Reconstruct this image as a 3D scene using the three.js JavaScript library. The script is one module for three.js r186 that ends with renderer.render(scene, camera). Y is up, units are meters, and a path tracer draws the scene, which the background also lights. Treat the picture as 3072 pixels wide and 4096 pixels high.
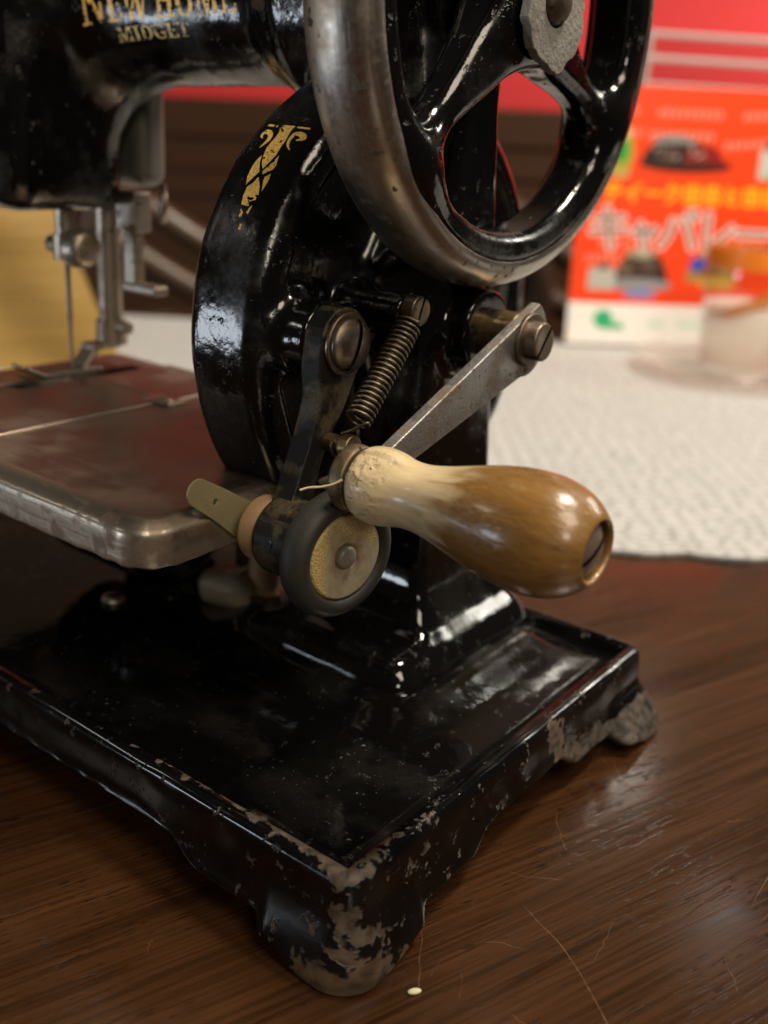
import * as THREE from 'three';
import { RoundedBoxGeometry } from 'three/addons/geometries/RoundedBoxGeometry.js';
import { mergeGeometries, toCreasedNormals } from 'three/addons/utils/BufferGeometryUtils.js';
import { RectAreaLightUniformsLib } from 'three/addons/lights/RectAreaLightUniformsLib.js';

// ---------------------------------------------------------------- camera, light, exposure
RectAreaLightUniformsLib.init();
const V3 = (x, y, z) => new THREE.Vector3(x, y, z), DEG = Math.PI / 180;
const scene = new THREE.Scene();
const camera = new THREE.PerspectiveCamera(53.38, 0.75, 0.02, 20);
camera.position.set(0.0952, 0.1609, 0.1279);
camera.rotation.set(-20.385 * DEG, 36.445 * DEG, 3.454 * DEG, 'YXZ');
camera.focus = 0.225;
camera.userData.fStop = 9;
scene.add(camera);
scene.background = new THREE.Color().setRGB(0.03, 0.026, 0.022);
const renderer = new THREE.WebGLRenderer({ antialias: true });
renderer.toneMapping = THREE.LinearToneMapping;
renderer.toneMappingExposure = 1.08;
renderer.shadowMap.enabled = true;

// the room's frame: u to the right along the back of the table, w away from the camera
const A = 38 * DEG, U = V3(Math.cos(A), 0, -Math.sin(A)), Wd = V3(-Math.sin(A), 0, -Math.cos(A));
const room = (u, y, w) => V3(0.0952, 0, 0.1279).addScaledVector(U, u * 0.976).addScaledVector(Wd, w * 0.976).setY(y * 0.976);

function areaLight(name, from, to, w, h, color, strength) {
  const l = new THREE.RectAreaLight(new THREE.Color().setRGB(...color), strength, w, h);
  l.name = name; l.position.copy(from); l.lookAt(to); scene.add(l);
}
areaLight('unseen_ceiling_lamp', V3(0.75, 1.2, 0.18), V3(0, 0.05, -0.06), 0.55, 0.55, [1, 0.85, 0.66], 11);  // out of view, placed to light the machine from above right
areaLight('unseen_side_lamp', V3(1.1, 0.8, 0.8), V3(0, 0.08, -0.06), 0.28, 0.28, [1, 0.88, 0.7], 16);  // out of view behind the camera, lights the crank and housing edge
areaLight('unseen_cool_light', V3(-1.12, -0.18, 1.5), V3(-0.08, 0.14, -0.05), 0.36, 0.5, [0.82, 0.9, 1], 12);  // out of view, placed for the cool reflection on the gear housing
areaLight('unseen_cool_light', V3(-1.5, -0.36, 1.12), V3(-0.08, 0.14, -0.05), 0.34, 0.45, [0.78, 0.88, 1], 11);  // out of view, placed for the pale reflected band along the arm
areaLight('unseen_front_lamp', V3(-1.25, 0.95, 0.95), V3(-0.1, 0.03, 0), 0.26, 0.11, [1, 0.95, 0.86], 10);  // out of view, placed for the bright line on the front rim
areaLight('unseen_rear_side_lamp', room(0.88, 0.62, 0.82), V3(0, 0.03, -0.1), 0.3, 0.1, [1, 0.95, 0.84], 14);  // out of view, placed for the highlight along the right rim
areaLight('unseen_poster_lamp', room(0.55, 1.5, 0.42), room(0.2, 0.1, 0.95), 0.3, 0.25, [1, 0.88, 0.72], 120);  // out of view, brightens the flyer and the cloth
areaLight('unseen_rear_lamp', room(0.37, 0.64, 1.2), V3(0.02, 0, -0.1), 0.09, 0.05, [1, 0.94, 0.82], 6);  // out of view, placed for the pale smear on the table
areaLight('unseen_rear_lamp', room(0.5, 0.78, 1.06), V3(0.05, 0, -0.06), 0.07, 0.04, [1, 0.95, 0.86], 4);  // out of view, placed for glints in the table pores
areaLight('unseen_wall_lamp', room(0.8, 0.46, 1.2), room(0.62, 0.3, 1.6), 0.3, 0.14, [1, 0.86, 0.72], 22);  // out of view, brightens the right side of the red wall
for (let i = 0; i < 10; i++) {                                                   // unseen row of small bulbs, placed for dotted highlights on rim and floor
  const l = new THREE.PointLight(new THREE.Color().setRGB(1, 0.94, 0.82), 0.032);
  l.name = 'unseen_bulb'; l.shadow.radius = 0.32; l.position.copy(room(0.7 + i * 0.04, 0.64 + 0.03 * (i % 2), 0.84)); scene.add(l);
}

// ---------------------------------------------------------------- noise and textures
const hash = (x, y, s) => { let h = (Math.imul(x, 374761393) + Math.imul(y, 668265263) + Math.imul(s, 1442695041)) | 0; h = Math.imul(h ^ (h >>> 13), 1274126177); h ^= h >>> 15; h = Math.imul(h, 2246822519); return ((h ^ (h >>> 16)) >>> 0) / 4294967296; };
let seed = 12345;
const rnd = () => hash(seed++, 77, 5);
const fade = (t) => t * t * (3 - 2 * t), mix = (a, b, t) => a + (b - a) * t, clamp = (x, a = 0, b = 1) => Math.min(b, Math.max(a, x));
const sstep = (a, b, x) => fade(clamp((x - a) / (b - a)));
function noise2(x, y, px, py, s) {
  const xi = Math.floor(x), yi = Math.floor(y), fx = fade(x - xi), fy = fade(y - yi), m = (a, p) => (p ? ((a % p) + p) % p : a);
  const x0 = m(xi, px), x1 = m(xi + 1, px), y0 = m(yi, py), y1 = m(yi + 1, py);
  return mix(mix(hash(x0, y0, s), hash(x1, y0, s), fx), mix(hash(x0, y1, s), hash(x1, y1, s), fx), fy);
}
function fbm2(x, y, px, py, oct, s) {
  let v = 0, a = 0.5, n = 0;
  for (let i = 0; i < oct; i++) { v += a * noise2(x, y, px, py, s + i * 17); n += a; a *= 0.5; x *= 2; y *= 2; px *= 2; py *= 2; }
  return v / n;
}
function noise3(x, y, z, s) {
  const zi = Math.floor(z), fz = fade(z - zi);
  return mix(noise2(x, y, 0, 0, s + zi * 131), noise2(x, y, 0, 0, s + (zi + 1) * 131), fz);
}
// fn(u, v, put) with put(i, r, g, b) writes into the i-th map; colours are given as linear values
const toS = (c) => (c <= 0.0031308 ? c * 12.92 : 1.055 * Math.pow(c, 1 / 2.4) - 0.055);
function textures(w, h, kinds, fn) {
  const data = kinds.map(() => new Uint8Array(w * h * 4));
  for (let y = 0; y < h; y++) for (let x = 0; x < w; x++) {
    const o = (y * w + x) * 4;
    fn((x + 0.5) / w, (y + 0.5) / h, (i, r, g = r, b = r) => {
      const d = data[i], c = kinds[i] === 'color';
      d[o] = clamp(c ? toS(r) : r) * 255; d[o + 1] = clamp(c ? toS(g) : g) * 255; d[o + 2] = clamp(c ? toS(b) : b) * 255; d[o + 3] = 255;
    });
  }
  return data.map((d, i) => {
    const t = new THREE.DataTexture(d, w, h, THREE.RGBAFormat);
    t.wrapS = t.wrapT = THREE.RepeatWrapping; t.magFilter = THREE.LinearFilter; t.minFilter = THREE.LinearMipmapLinearFilter; t.generateMipmaps = true;
    if (kinds[i] === 'color') t.colorSpace = THREE.SRGBColorSpace;
    t.needsUpdate = true;
    return t;
  });
}
const scaled = (t, sx, sy = sx) => { const c = t.clone(); c.repeat.set(sx, sy); c.needsUpdate = true; return c; };
const std = (o) => new THREE.MeshPhysicalMaterial(o);
const rgb = (r, g, b) => new THREE.Color().setRGB(r, g, b);

// black enamel: dusty, finely pitted; uv in metres over a 0.08 m tile
const [enC, enR, enB] = textures(1024, 1024, ['color', 'data', 'data'], (u, v, put) => {
  const big = fbm2(u * 6, v * 6, 6, 6, 4, 3), fine = fbm2(u * 90, v * 90, 90, 90, 3, 9), grit = noise2(u * 240, v * 240, 240, 240, 21);
  const dust = sstep(0.5, 0.72, big) * (0.5 + fine), cell = noise2(u * 34, v * 34, 34, 34, 31), pit = sstep(0.86, 0.93, cell * 0.75 + grit * 0.3);
  const speck = sstep(0.955, 0.975, noise2(u * 130, v * 130, 130, 130, 41)) * sstep(0.45, 0.6, big);
  const c = 0.0028 + 0.0038 * dust + 0.015 * pit + 0.11 * speck;
  put(0, c * 1.02, c * 0.97, c * 0.9);
  put(1, 0, clamp(0.08 + 0.1 * dust + 0.07 * (big - 0.5) + 0.3 * pit + 0.35 * speck + 0.03 * (fine - 0.5)), 0);
  put(2, 0.5 + 0.34 * (fbm2(u * 26, v * 26, 26, 26, 2, 51) - 0.5) + 0.12 * (fine - 0.5) - 0.28 * pit);
});
const T8 = 1 / 0.08;
const M = {};
M.enamel = std({ map: scaled(enC, T8), roughnessMap: scaled(enR, T8), roughness: 1, bumpMap: scaled(enB, T8), bumpScale: 0.00022, specularIntensity: 1 });
M.enamelFloor = std({ map: scaled(enC, T8), roughnessMap: scaled(enR, T8), roughness: 0.85, bumpMap: scaled(enB, T8), bumpScale: 0.00008 });
M.enamelWheel = std({ map: scaled(enC, T8), roughnessMap: scaled(enR, T8), roughness: 1.7, bumpMap: scaled(enB, T8), bumpScale: 0.00025 });
M.enamelSoft = std({ map: scaled(enC, T8), roughnessMap: scaled(enR, T8), roughness: 1.9, bumpMap: scaled(enB, T8), bumpScale: 0.0003 });
// bare worn nickel
const [niC, niR, niB] = textures(1024, 1024, ['color', 'data', 'data'], (u, v, put) => {
  const big = fbm2(u * 5, v * 5, 5, 5, 4, 103), fine = fbm2(u * 70, v * 70, 70, 70, 3, 109), st = fbm2(u * 8, v * 300, 8, 300, 2, 113);
  const spot = sstep(0.8, 0.9, noise2(u * 26, v * 26, 26, 26, 121) * 0.8 + fine * 0.25), tarn = sstep(0.42, 0.72, big);
  const k = (0.8 + 0.2 * st) * (1 - 0.6 * spot);
  put(0, mix(0.42, 0.26, tarn) * k, mix(0.37, 0.2, tarn) * k, mix(0.31, 0.14, tarn) * k);
  put(1, 0, clamp(0.3 + 0.16 * tarn + 0.12 * (fine - 0.5) + 0.3 * spot + 0.06 * st), 0);
  put(2, 0.5 + 0.3 * (fine - 0.5) + 0.2 * (st - 0.5) - 0.3 * spot);
});
const nickel = (tint, o = {}) => std({ color: rgb(...tint), metalness: 1, map: scaled(niC, 1 / 0.06), roughnessMap: scaled(niR, 1 / 0.06), roughness: 1, bumpMap: scaled(niB, 1 / 0.06), bumpScale: 0.00006, ...o });
M.nickel = nickel([1.5, 1.5, 1.5]);
M.dullNickel = nickel([0.95, 0.95, 0.95], { roughness: 1.25 });
M.rimNickel = nickel([1.15, 1.2, 1.28], { roughness: 1.0 });
M.steel = nickel([0.85, 0.82, 0.78], { roughness: 1.15 });
M.darkSteel = nickel([0.55, 0.52, 0.48], { roughness: 1.1 });
M.brass = nickel([0.8, 0.68, 0.46], { roughness: 1.1 });
M.springWire = nickel([0.55, 0.54, 0.48], { roughness: 0.9 });
const grimeC = textures(512, 512, ['color'], (u, v, put) => { const n = fbm2(u * 8, v * 8, 8, 8, 4, 141), f = fbm2(u * 60, v * 60, 60, 60, 2, 151), d = sstep(0.48, 0.7, n) * (0.4 + f); put(0, 0.006 + 0.05 * d, 0.0056 + 0.037 * d, 0.005 + 0.02 * d); })[0];
M.grimy = std({ map: scaled(grimeC, 1 / 0.035), roughness: 0.46, specularIntensity: 0.45, bumpMap: scaled(enB, T8), bumpScale: 0.0003 });
M.rubber = std({ color: rgb(0.022, 0.02, 0.016), roughness: 0.55, bumpMap: scaled(niB, 1 / 0.03), bumpScale: 0.0001 });
M.tan = std({ color: rgb(0.36, 0.23, 0.12), roughness: 0.6, bumpMap: scaled(niB, 1 / 0.02), bumpScale: 0.00008 });
M.black = std({ color: rgb(0.004, 0.004, 0.004), roughness: 0.5 });

// ---------------------------------------------------------------- building helpers
const counts = {};
const numbered = (n) => { counts[n] = (counts[n] ?? -1) + 1; return counts[n] ? n + '_' + String(counts[n]).padStart(3, '0') : n; };
function mesh(name, geometry, material, parent = scene) {
  const m = new THREE.Mesh(geometry, material);
  m.name = parent === scene ? numbered(name) : name; m.castShadow = m.receiveShadow = true; parent.add(m);
  return m;
}
function thing(name, label, category, position = V3(0, 0, 0), turn = 0) {
  const g = new THREE.Group(); g.name = numbered(name); g.position.copy(position); g.rotation.y = turn; g.userData = { label, category }; scene.add(g);
  return g;
}
const tag = (o, label, category, group) => { Object.assign(o.userData, { label, category }, group ? { group } : {}); return o; };
const struct = (name, geometry, material) => { const m = mesh(name, geometry, material); m.userData.kind = 'structure'; return m; };
const clean = (g) => { const n = g.index ? g.toNonIndexed() : g; for (const k of Object.keys(n.attributes)) if (!['position', 'normal', 'uv'].includes(k)) n.deleteAttribute(k); n.morphAttributes = {}; return n; };
const merged = (list) => mergeGeometries(list.map(clean));
const at = (g, x, y, z) => g.translate(x, y, z);
// box-projected uv in metres
function metricUV(g) {
  const p = g.attributes.position, n = g.attributes.normal, uv = new Float32Array(p.count * 2);
  for (let i = 0; i < p.count; i++) {
    const ax = Math.abs(n.getX(i)), ay = Math.abs(n.getY(i)), az = Math.abs(n.getZ(i));
    uv[2 * i] = ax > ay && ax > az ? p.getZ(i) : p.getX(i); uv[2 * i + 1] = ay >= ax && ay >= az ? p.getZ(i) : p.getY(i);
  }
  g.setAttribute('uv', new THREE.BufferAttribute(uv, 2));
  return g;
}
const rbox = (w, h, d, r, x, y, z) => metricUV(new RoundedBoxGeometry(w, h, d, 3, r).translate(x, y, z));
// a surface of revolution about the x axis through (y, z); profile is [x, r] from left to right
function latheX(profile, y, z, seg = 64) {
  const pts = profile.map(([x, r]) => new THREE.Vector2(Math.max(r, 1e-5), x));
  const g = new THREE.LatheGeometry(pts, seg).rotateZ(-Math.PI / 2);
  const uv = g.attributes.uv, rm = Math.max(...profile.map((q) => q[1]));
  let len = [0]; for (let i = 1; i < profile.length; i++) len[i] = len[i - 1] + Math.hypot(profile[i][0] - profile[i - 1][0], profile[i][1] - profile[i - 1][1]);
  const n = profile.length;
  for (let i = 0; i < uv.count; i++) uv.setXY(i, uv.getX(i) * Math.PI * 2 * rm, len[i % n]);
  return g.translate(0, y, z);
}
const cylX = (x0, x1, r, y, z, b = 0.0006, seg = 48) => latheX([[x0, 0], [x0, r - b], [x0 + 0.3 * b, r - 0.3 * b], [x0 + b, r], [x1 - b, r], [x1 - 0.3 * b, r - 0.3 * b], [x1, r - b], [x1, 0]], y, z, seg);
function smoothProfile(pts, n) {
  const c = new THREE.CatmullRomCurve3(pts.map(([a, b]) => V3(a, b, 0)), false, 'centripetal');
  return c.getPoints(n).map((p) => [p.x, Math.max(0, p.y)]);
}
const tube = (pts, r, seg = 64, rs = 10, closed = false) => new THREE.TubeGeometry(new THREE.CatmullRomCurve3(pts.map((p) => (p.isVector3 ? p : V3(...p))), closed, 'centripetal'), seg, r, rs, closed);
// extrude an outline given in (y, z) along x from x0 to x1
function slabX(outline, x0, x1, bevel, holes = []) {
  const s = new THREE.Shape(outline.map(([y, z]) => new THREE.Vector2(z, y)));
  for (const h of holes) s.holes.push(h);
  const g = new THREE.ExtrudeGeometry(s, { depth: x1 - x0 - 2 * bevel, bevelEnabled: bevel > 0, bevelSize: bevel, bevelThickness: bevel, bevelOffset: -bevel, bevelSegments: 3, curveSegments: 24 });
  return metricUV(g.rotateY(Math.PI / 2).scale(1, 1, -1).translate(x0 + bevel, 0, 0)).scale(1, 1, 1);
}
function flipIf(g) { // mirrored geometry: put the winding right again
  const ng = g.index ? g.toNonIndexed() : g, p = ng.attributes.position, n = ng.attributes.normal, uv = ng.attributes.uv;
  for (let i = 0; i < p.count; i += 3) for (const a of [p, n, uv]) for (let c = 0; c < a.itemSize; c++) { const o = a.array, k = a.itemSize, t = o[(i + 1) * k + c]; o[(i + 1) * k + c] = o[(i + 2) * k + c]; o[(i + 2) * k + c] = t; }
  return ng;
}
const slab = (...a) => toCreasedNormals(flipIf(slabX(...a)), 0.6);
// outline through rounded stations [y, z, halfWidth] of a centre line, with round ends
function strap(stations, n = 12) {
  const left = [], right = [], e = (i) => { const a = stations[Math.max(0, i - 1)], b = stations[Math.min(stations.length - 1, i + 1)], l = Math.hypot(b[0] - a[0], b[1] - a[1]); return [(b[0] - a[0]) / l, (b[1] - a[1]) / l]; };
  const curve = new THREE.CatmullRomCurve3(stations.map((s) => V3(...s)), false, 'centripetal'), P = curve.getPoints(28);
  for (let i = 0; i < P.length; i++) {
    const a = P[Math.max(0, i - 1)], b = P[Math.min(P.length - 1, i + 1)], l = Math.hypot(b.x - a.x, b.y - a.y), dy = (b.x - a.x) / l, dz = (b.y - a.y) / l, p = P[i];
    left.push([p.x - dz * p.z, p.y + dy * p.z]); right.push([p.x + dz * p.z, p.y - dy * p.z]);
  }
  const cap = (p, d, s) => Array.from({ length: n - 1 }, (_, k) => { const t = Math.PI * (k + 1) / n; return [p.x + p.z * (-s * d[1] * Math.cos(t) + s * d[0] * Math.sin(t)), p.y + p.z * (s * d[0] * Math.cos(t) + s * d[1] * Math.sin(t))]; });
  const last = stations.length - 1;
  return [...left, ...cap(P[P.length - 1], e(last), 1), ...right.reverse(), ...cap(P[0], e(0), -1)];
}

// signed distances (negative inside) and a sparse surface-nets mesher
const smin = (a, b, k) => { const h = Math.max(k - Math.abs(a - b), 0) / k; return Math.min(a, b) - h * h * k * 0.25; };
const smax = (a, b, k) => -smin(-a, -b, k);
const sdBox = (x, y, z, cx, cy, cz, hx, hy, hz, r) => {
  const a = Math.abs(x - cx) - hx + r, b = Math.abs(y - cy) - hy + r, c = Math.abs(z - cz) - hz + r;
  return Math.hypot(Math.max(a, 0), Math.max(b, 0), Math.max(c, 0)) + Math.min(Math.max(a, b, c), 0) - r;
};
const sdCylX = (x, y, z, cy, cz, x0, x1, R, r) => { const a = Math.hypot(y - cy, z - cz) - R + r, b = Math.abs(x - (x0 + x1) / 2) - (x1 - x0) / 2 + r; return Math.hypot(Math.max(a, 0), Math.max(b, 0)) + Math.min(Math.max(a, b), 0) - r; };
const sdCylY = (x, y, z, cx, cz, y0, y1, R, r) => sdCylX(y, x, z, cx, cz, y0, y1, R, r);
function surfaceNets(f, lo, hi, h, classify) {
  const n = [0, 1, 2].map((i) => Math.ceil((hi[i] - lo[i]) / h / 8) * 8 + 1), [nx, ny, nz] = n, G = new Float32Array(nx * ny * nz).fill(1), I = (i, j, k) => (k * ny + j) * nx + i;
  const done = new Uint8Array(nx * ny * nz), active = [], reach = 4 * h * Math.sqrt(3) * 1.25 + 2 * h;
  for (let k = 0; k < nz - 1; k += 8) for (let j = 0; j < ny - 1; j += 8) for (let i = 0; i < nx - 1; i += 8) {
    const d = f(lo[0] + (i + 4) * h, lo[1] + (j + 4) * h, lo[2] + (k + 4) * h);
    if (Math.abs(d) < reach) active.push([i, j, k]);
  }
  for (const [i, j, k] of active) for (let c = k; c <= k + 8; c++) for (let b = j; b <= j + 8; b++) for (let a = i; a <= i + 8; a++) {
    const q = I(a, b, c); if (!done[q]) { done[q] = 1; G[q] = f(lo[0] + a * h, lo[1] + b * h, lo[2] + c * h); }
  }
  const vid = new Map(), pos = [];
  const e = h * 0.25, grad = (x, y, z) => {
    const a = f(x + e, y - e, z - e), b = f(x - e, y - e, z + e), c = f(x - e, y + e, z - e), d = f(x + e, y + e, z + e);
    const gx = a - b - c + d, gy = -a - b + c + d, gz = -a + b - c + d, l = Math.hypot(gx, gy, gz) || 1; return [gx / l, gy / l, gz / l];
  };
  const cell = (i, j, k) => {
    const key = I(i, j, k); if (vid.has(key)) return vid.get(key);
    let sx = 0, sy = 0, sz = 0, m = 0;
    for (let a = 0; a < 12; a++) {
      const ax = a >> 2, u = a & 1, w = (a >> 1) & 1, p = [0, 0, 0], q = [0, 0, 0], b = (ax + 1) % 3, c = (ax + 2) % 3;
      p[b] = q[b] = u; p[c] = q[c] = w; q[ax] = 1;
      const d0 = G[I(i + p[0], j + p[1], k + p[2])], d1 = G[I(i + q[0], j + q[1], k + q[2])];
      if ((d0 < 0) !== (d1 < 0)) { const t = d0 / (d0 - d1); sx += p[0] + (q[0] - p[0]) * t; sy += p[1] + (q[1] - p[1]) * t; sz += p[2] + (q[2] - p[2]) * t; m++; }
    }
    let x = lo[0] + (i + sx / m) * h, y = lo[1] + (j + sy / m) * h, z = lo[2] + (k + sz / m) * h;
    for (let s = 0; s < 2; s++) { const g = grad(x, y, z), d = clamp(f(x, y, z), -h * 0.6, h * 0.6); x -= g[0] * d; y -= g[1] * d; z -= g[2] * d; }
    const id = pos.length / 3; pos.push(x, y, z); vid.set(key, id); return id;
  };
  const quads = [];
  for (const [bi, bj, bk] of active) for (let k = bk; k < bk + 8; k++) for (let j = bj; j < bj + 8; j++) for (let i = bi; i < bi + 8; i++) {
    if (!i || !j || !k) continue;
    const d0 = G[I(i, j, k)] < 0;
    if (d0 !== G[I(i + 1, j, k)] < 0) quads.push([cell(i, j, k), cell(i, j - 1, k), cell(i, j - 1, k - 1), cell(i, j, k - 1), d0]);
    if (d0 !== G[I(i, j + 1, k)] < 0) quads.push([cell(i, j, k), cell(i, j, k - 1), cell(i - 1, j, k - 1), cell(i - 1, j, k), d0]);
    if (d0 !== G[I(i, j, k + 1)] < 0) quads.push([cell(i, j, k), cell(i - 1, j, k), cell(i - 1, j - 1, k), cell(i, j - 1, k), d0]);
  }
  const nrm = []; for (let i = 0; i < pos.length; i += 3) nrm.push(...grad(pos[i], pos[i + 1], pos[i + 2]));
  const outs = {};
  for (const [a, b, c, d, inside] of quads) {
    const m = [0, 1, 2].map((o) => (pos[3 * a + o] + pos[3 * b + o] + pos[3 * c + o] + pos[3 * d + o]) / 4), s = [0, 1, 2].map((o) => nrm[3 * a + o] + nrm[3 * b + o] + nrm[3 * c + o] + nrm[3 * d + o]);
    const name = classify ? classify(...m) : 'all', o = (outs[name] ??= { pos: [], nrm: [], uv: [], idx: [], map: new Map() });
    const ax = Math.abs(s[0]) > Math.abs(s[1]) && Math.abs(s[0]) > Math.abs(s[2]) ? 0 : Math.abs(s[1]) >= Math.abs(s[2]) ? 1 : 2;
    const v = (q) => {
      const key = q * 3 + ax; if (o.map.has(key)) return o.map.get(key);
      const id = o.pos.length / 3, X = pos[3 * q], Y = pos[3 * q + 1], Z = pos[3 * q + 2];
      o.pos.push(X, Y, Z); o.nrm.push(nrm[3 * q], nrm[3 * q + 1], nrm[3 * q + 2]); o.uv.push(ax ? X : Z, ax === 1 ? Z : Y); o.map.set(key, id); return id;
    };
    const A2 = v(a), B = v(b), C = v(c), D = v(d);
    if (inside) o.idx.push(A2, C, B, A2, D, C); else o.idx.push(A2, B, C, A2, C, D);
  }
  const geos = {};
  for (const k of Object.keys(outs)) {
    const o = outs[k], g = new THREE.BufferGeometry();
    // fix winding by comparing with the normals
    for (let i = 0; i < o.idx.length; i += 3) {
      const [a, b, c] = [o.idx[i], o.idx[i + 1], o.idx[i + 2]], p = o.pos, ux = p[3 * b] - p[3 * a], uy = p[3 * b + 1] - p[3 * a + 1], uz = p[3 * b + 2] - p[3 * a + 2], wx = p[3 * c] - p[3 * a], wy = p[3 * c + 1] - p[3 * a + 1], wz = p[3 * c + 2] - p[3 * a + 2];
      if ((uy * wz - uz * wy) * o.nrm[3 * a] + (uz * wx - ux * wz) * o.nrm[3 * a + 1] + (ux * wy - uy * wx) * o.nrm[3 * a + 2] < 0) { o.idx[i + 1] = c; o.idx[i + 2] = b; }
    }
    g.setAttribute('position', new THREE.BufferAttribute(new Float32Array(o.pos), 3)); g.setAttribute('normal', new THREE.BufferAttribute(new Float32Array(o.nrm), 3));
    g.setAttribute('uv', new THREE.BufferAttribute(new Float32Array(o.uv), 2)); g.setIndex(o.idx); geos[k] = g;
  }
  return geos;
}
// a closed band swept round a rounded rectangle: profile(s, corner distance) gives [outward offset, y] stations; uv = (s, profile length) in metres
function rectPath(x0, x1, z0, z1, r, step) {
  const P = [], seg = (xa, za, xb, zb, nx, nz) => { const l = Math.hypot(xb - xa, zb - za), n = Math.max(2, Math.round(l / step)); for (let i = 0; i < n; i++) P.push([mix(xa, xb, i / n), mix(za, zb, i / n), nx, nz]); };
  const arc = (cx, cz, a0) => { const n = 14; for (let i = 0; i < n; i++) { const a = a0 - (Math.PI / 2) * (i / n); P.push([cx + r * Math.cos(a), cz + r * Math.sin(a), Math.cos(a), Math.sin(a)]); } };
  seg(x0 + r, z1, x1 - r, z1, 0, 1); arc(x1 - r, z1 - r, Math.PI / 2);
  seg(x1, z1 - r, x1, z0 + r, 1, 0); arc(x1 - r, z0 + r, 0);
  seg(x1 - r, z0, x0 + r, z0, 0, -1); arc(x0 + r, z0 + r, -Math.PI / 2);
  seg(x0, z0 + r, x0, z1 - r, -1, 0); arc(x0 + r, z1 - r, -Math.PI);
  return P;
}
function sweepRect(x0, x1, z0, z1, r, step, profile, n) {
  const P = rectPath(x0, x1, z0, z1, r, step), pos = [], uv = [], idx = [], m = P.length;
  let s = 0;
  for (let i = 0; i <= m; i++) {
    const p = P[i % m]; if (i) { const q = P[i - 1]; s += Math.hypot(p[0] - q[0], p[1] - q[1]); }
    const d = Math.min(...[[x0, z0], [x0, z1], [x1, z0], [x1, z1]].map(([a, b]) => Math.max(Math.abs(p[0] - a), Math.abs(p[1] - b))));
    const pts = new THREE.CatmullRomCurve3(profile(s, d, p).map(([o, y]) => V3(o, y, 0)), false, 'centripetal').getPoints(n);
    let l = 0;
    pts.forEach((q, j) => { if (j) l += Math.hypot(q.x - pts[j - 1].x, q.y - pts[j - 1].y); pos.push(p[0] + p[2] * q.x, q.y, p[1] + p[3] * q.x); uv.push(s, l); });
  }
  for (let i = 0; i < m; i++) for (let j = 0; j < n; j++) { const a = i * (n + 1) + j, b = a + n + 1; idx.push(a, a + 1, b, b, a + 1, b + 1); }
  const g = new THREE.BufferGeometry();
  g.setAttribute('position', new THREE.Float32BufferAttribute(pos, 3)); g.setAttribute('uv', new THREE.Float32BufferAttribute(uv, 2)); g.setIndex(idx); g.computeVertexNormals();
  const N = g.attributes.normal; for (let j = 0; j <= n; j++) { const a = j, b = m * (n + 1) + j, v = V3(N.getX(a) + N.getX(b), N.getY(a) + N.getY(b), N.getZ(a) + N.getZ(b)).normalize(); N.setXYZ(a, v.x, v.y, v.z); N.setXYZ(b, v.x, v.y, v.z); }
  return g;
}

// ---------------------------------------------------------------- the setting: wall, table, cloth
const wallTurn = A;
{
  // wall plane 1.6 m along w; the red paint above, dark panelling below
  const W0 = 1.6;
  const wallTex = textures(512, 512, ['color'], (u, v, put) => { const k = 0.85 + 0.3 * fbm2(u * 6, v * 6, 6, 6, 4, 501); put(0, 0.42 * k, 0.03 * k, 0.032 * k); })[0];
  const wall = struct('wall', new THREE.BoxGeometry(5, 2.6, 0.1).translate(0, 0.6, -0.05), std({ color: rgb(0.07, 0.042, 0.026), roughness: 0.7 }));  // dark upper part is out of view, chosen to keep plate reflections brown
  wall.position.copy(room(0, 0, W0 + 0.02)); wall.rotation.y = wallTurn;
  const band = struct('wall_red_band', new THREE.BoxGeometry(5, 0.28, 0.018).translate(0, 0.27, 0.009), std({ map: wallTex, roughness: 0.6, specularIntensity: 0.2 }));  // top edge is out of view, set low to limit red reflections
  band.position.copy(room(0, 0, W0 + 0.02)); band.rotation.y = wallTurn;
  const dark = std({ color: rgb(0.036, 0.0155, 0.0065), roughness: 0.5, specularIntensity: 0.25 });
  const wains = new THREE.Group(); wains.name = 'wood_panelling'; wains.userData.kind = 'structure'; scene.add(wains);
  wains.position.copy(room(0, 0.203, W0)); wains.rotation.y = wallTurn; wains.rotation.order = 'YXZ'; wains.rotation.z = 1.2 * DEG;
  mesh('panel', new RoundedBoxGeometry(5, 1.0, 0.03, 2, 0.004).translate(0, -0.5, 0.016), dark, wains);
  mesh('rail', new RoundedBoxGeometry(5, 0.05, 0.008, 3, 0.003).translate(0, -0.026, 0.033), dark, wains);
  mesh('rail', new RoundedBoxGeometry(5, 0.014, 0.006, 3, 0.002).translate(0, -0.088, 0.032), dark, wains);
  mesh('rail', new RoundedBoxGeometry(5, 0.02, 0.007, 3, 0.003).translate(0, -0.122, 0.032), dark, wains);
}
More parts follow.
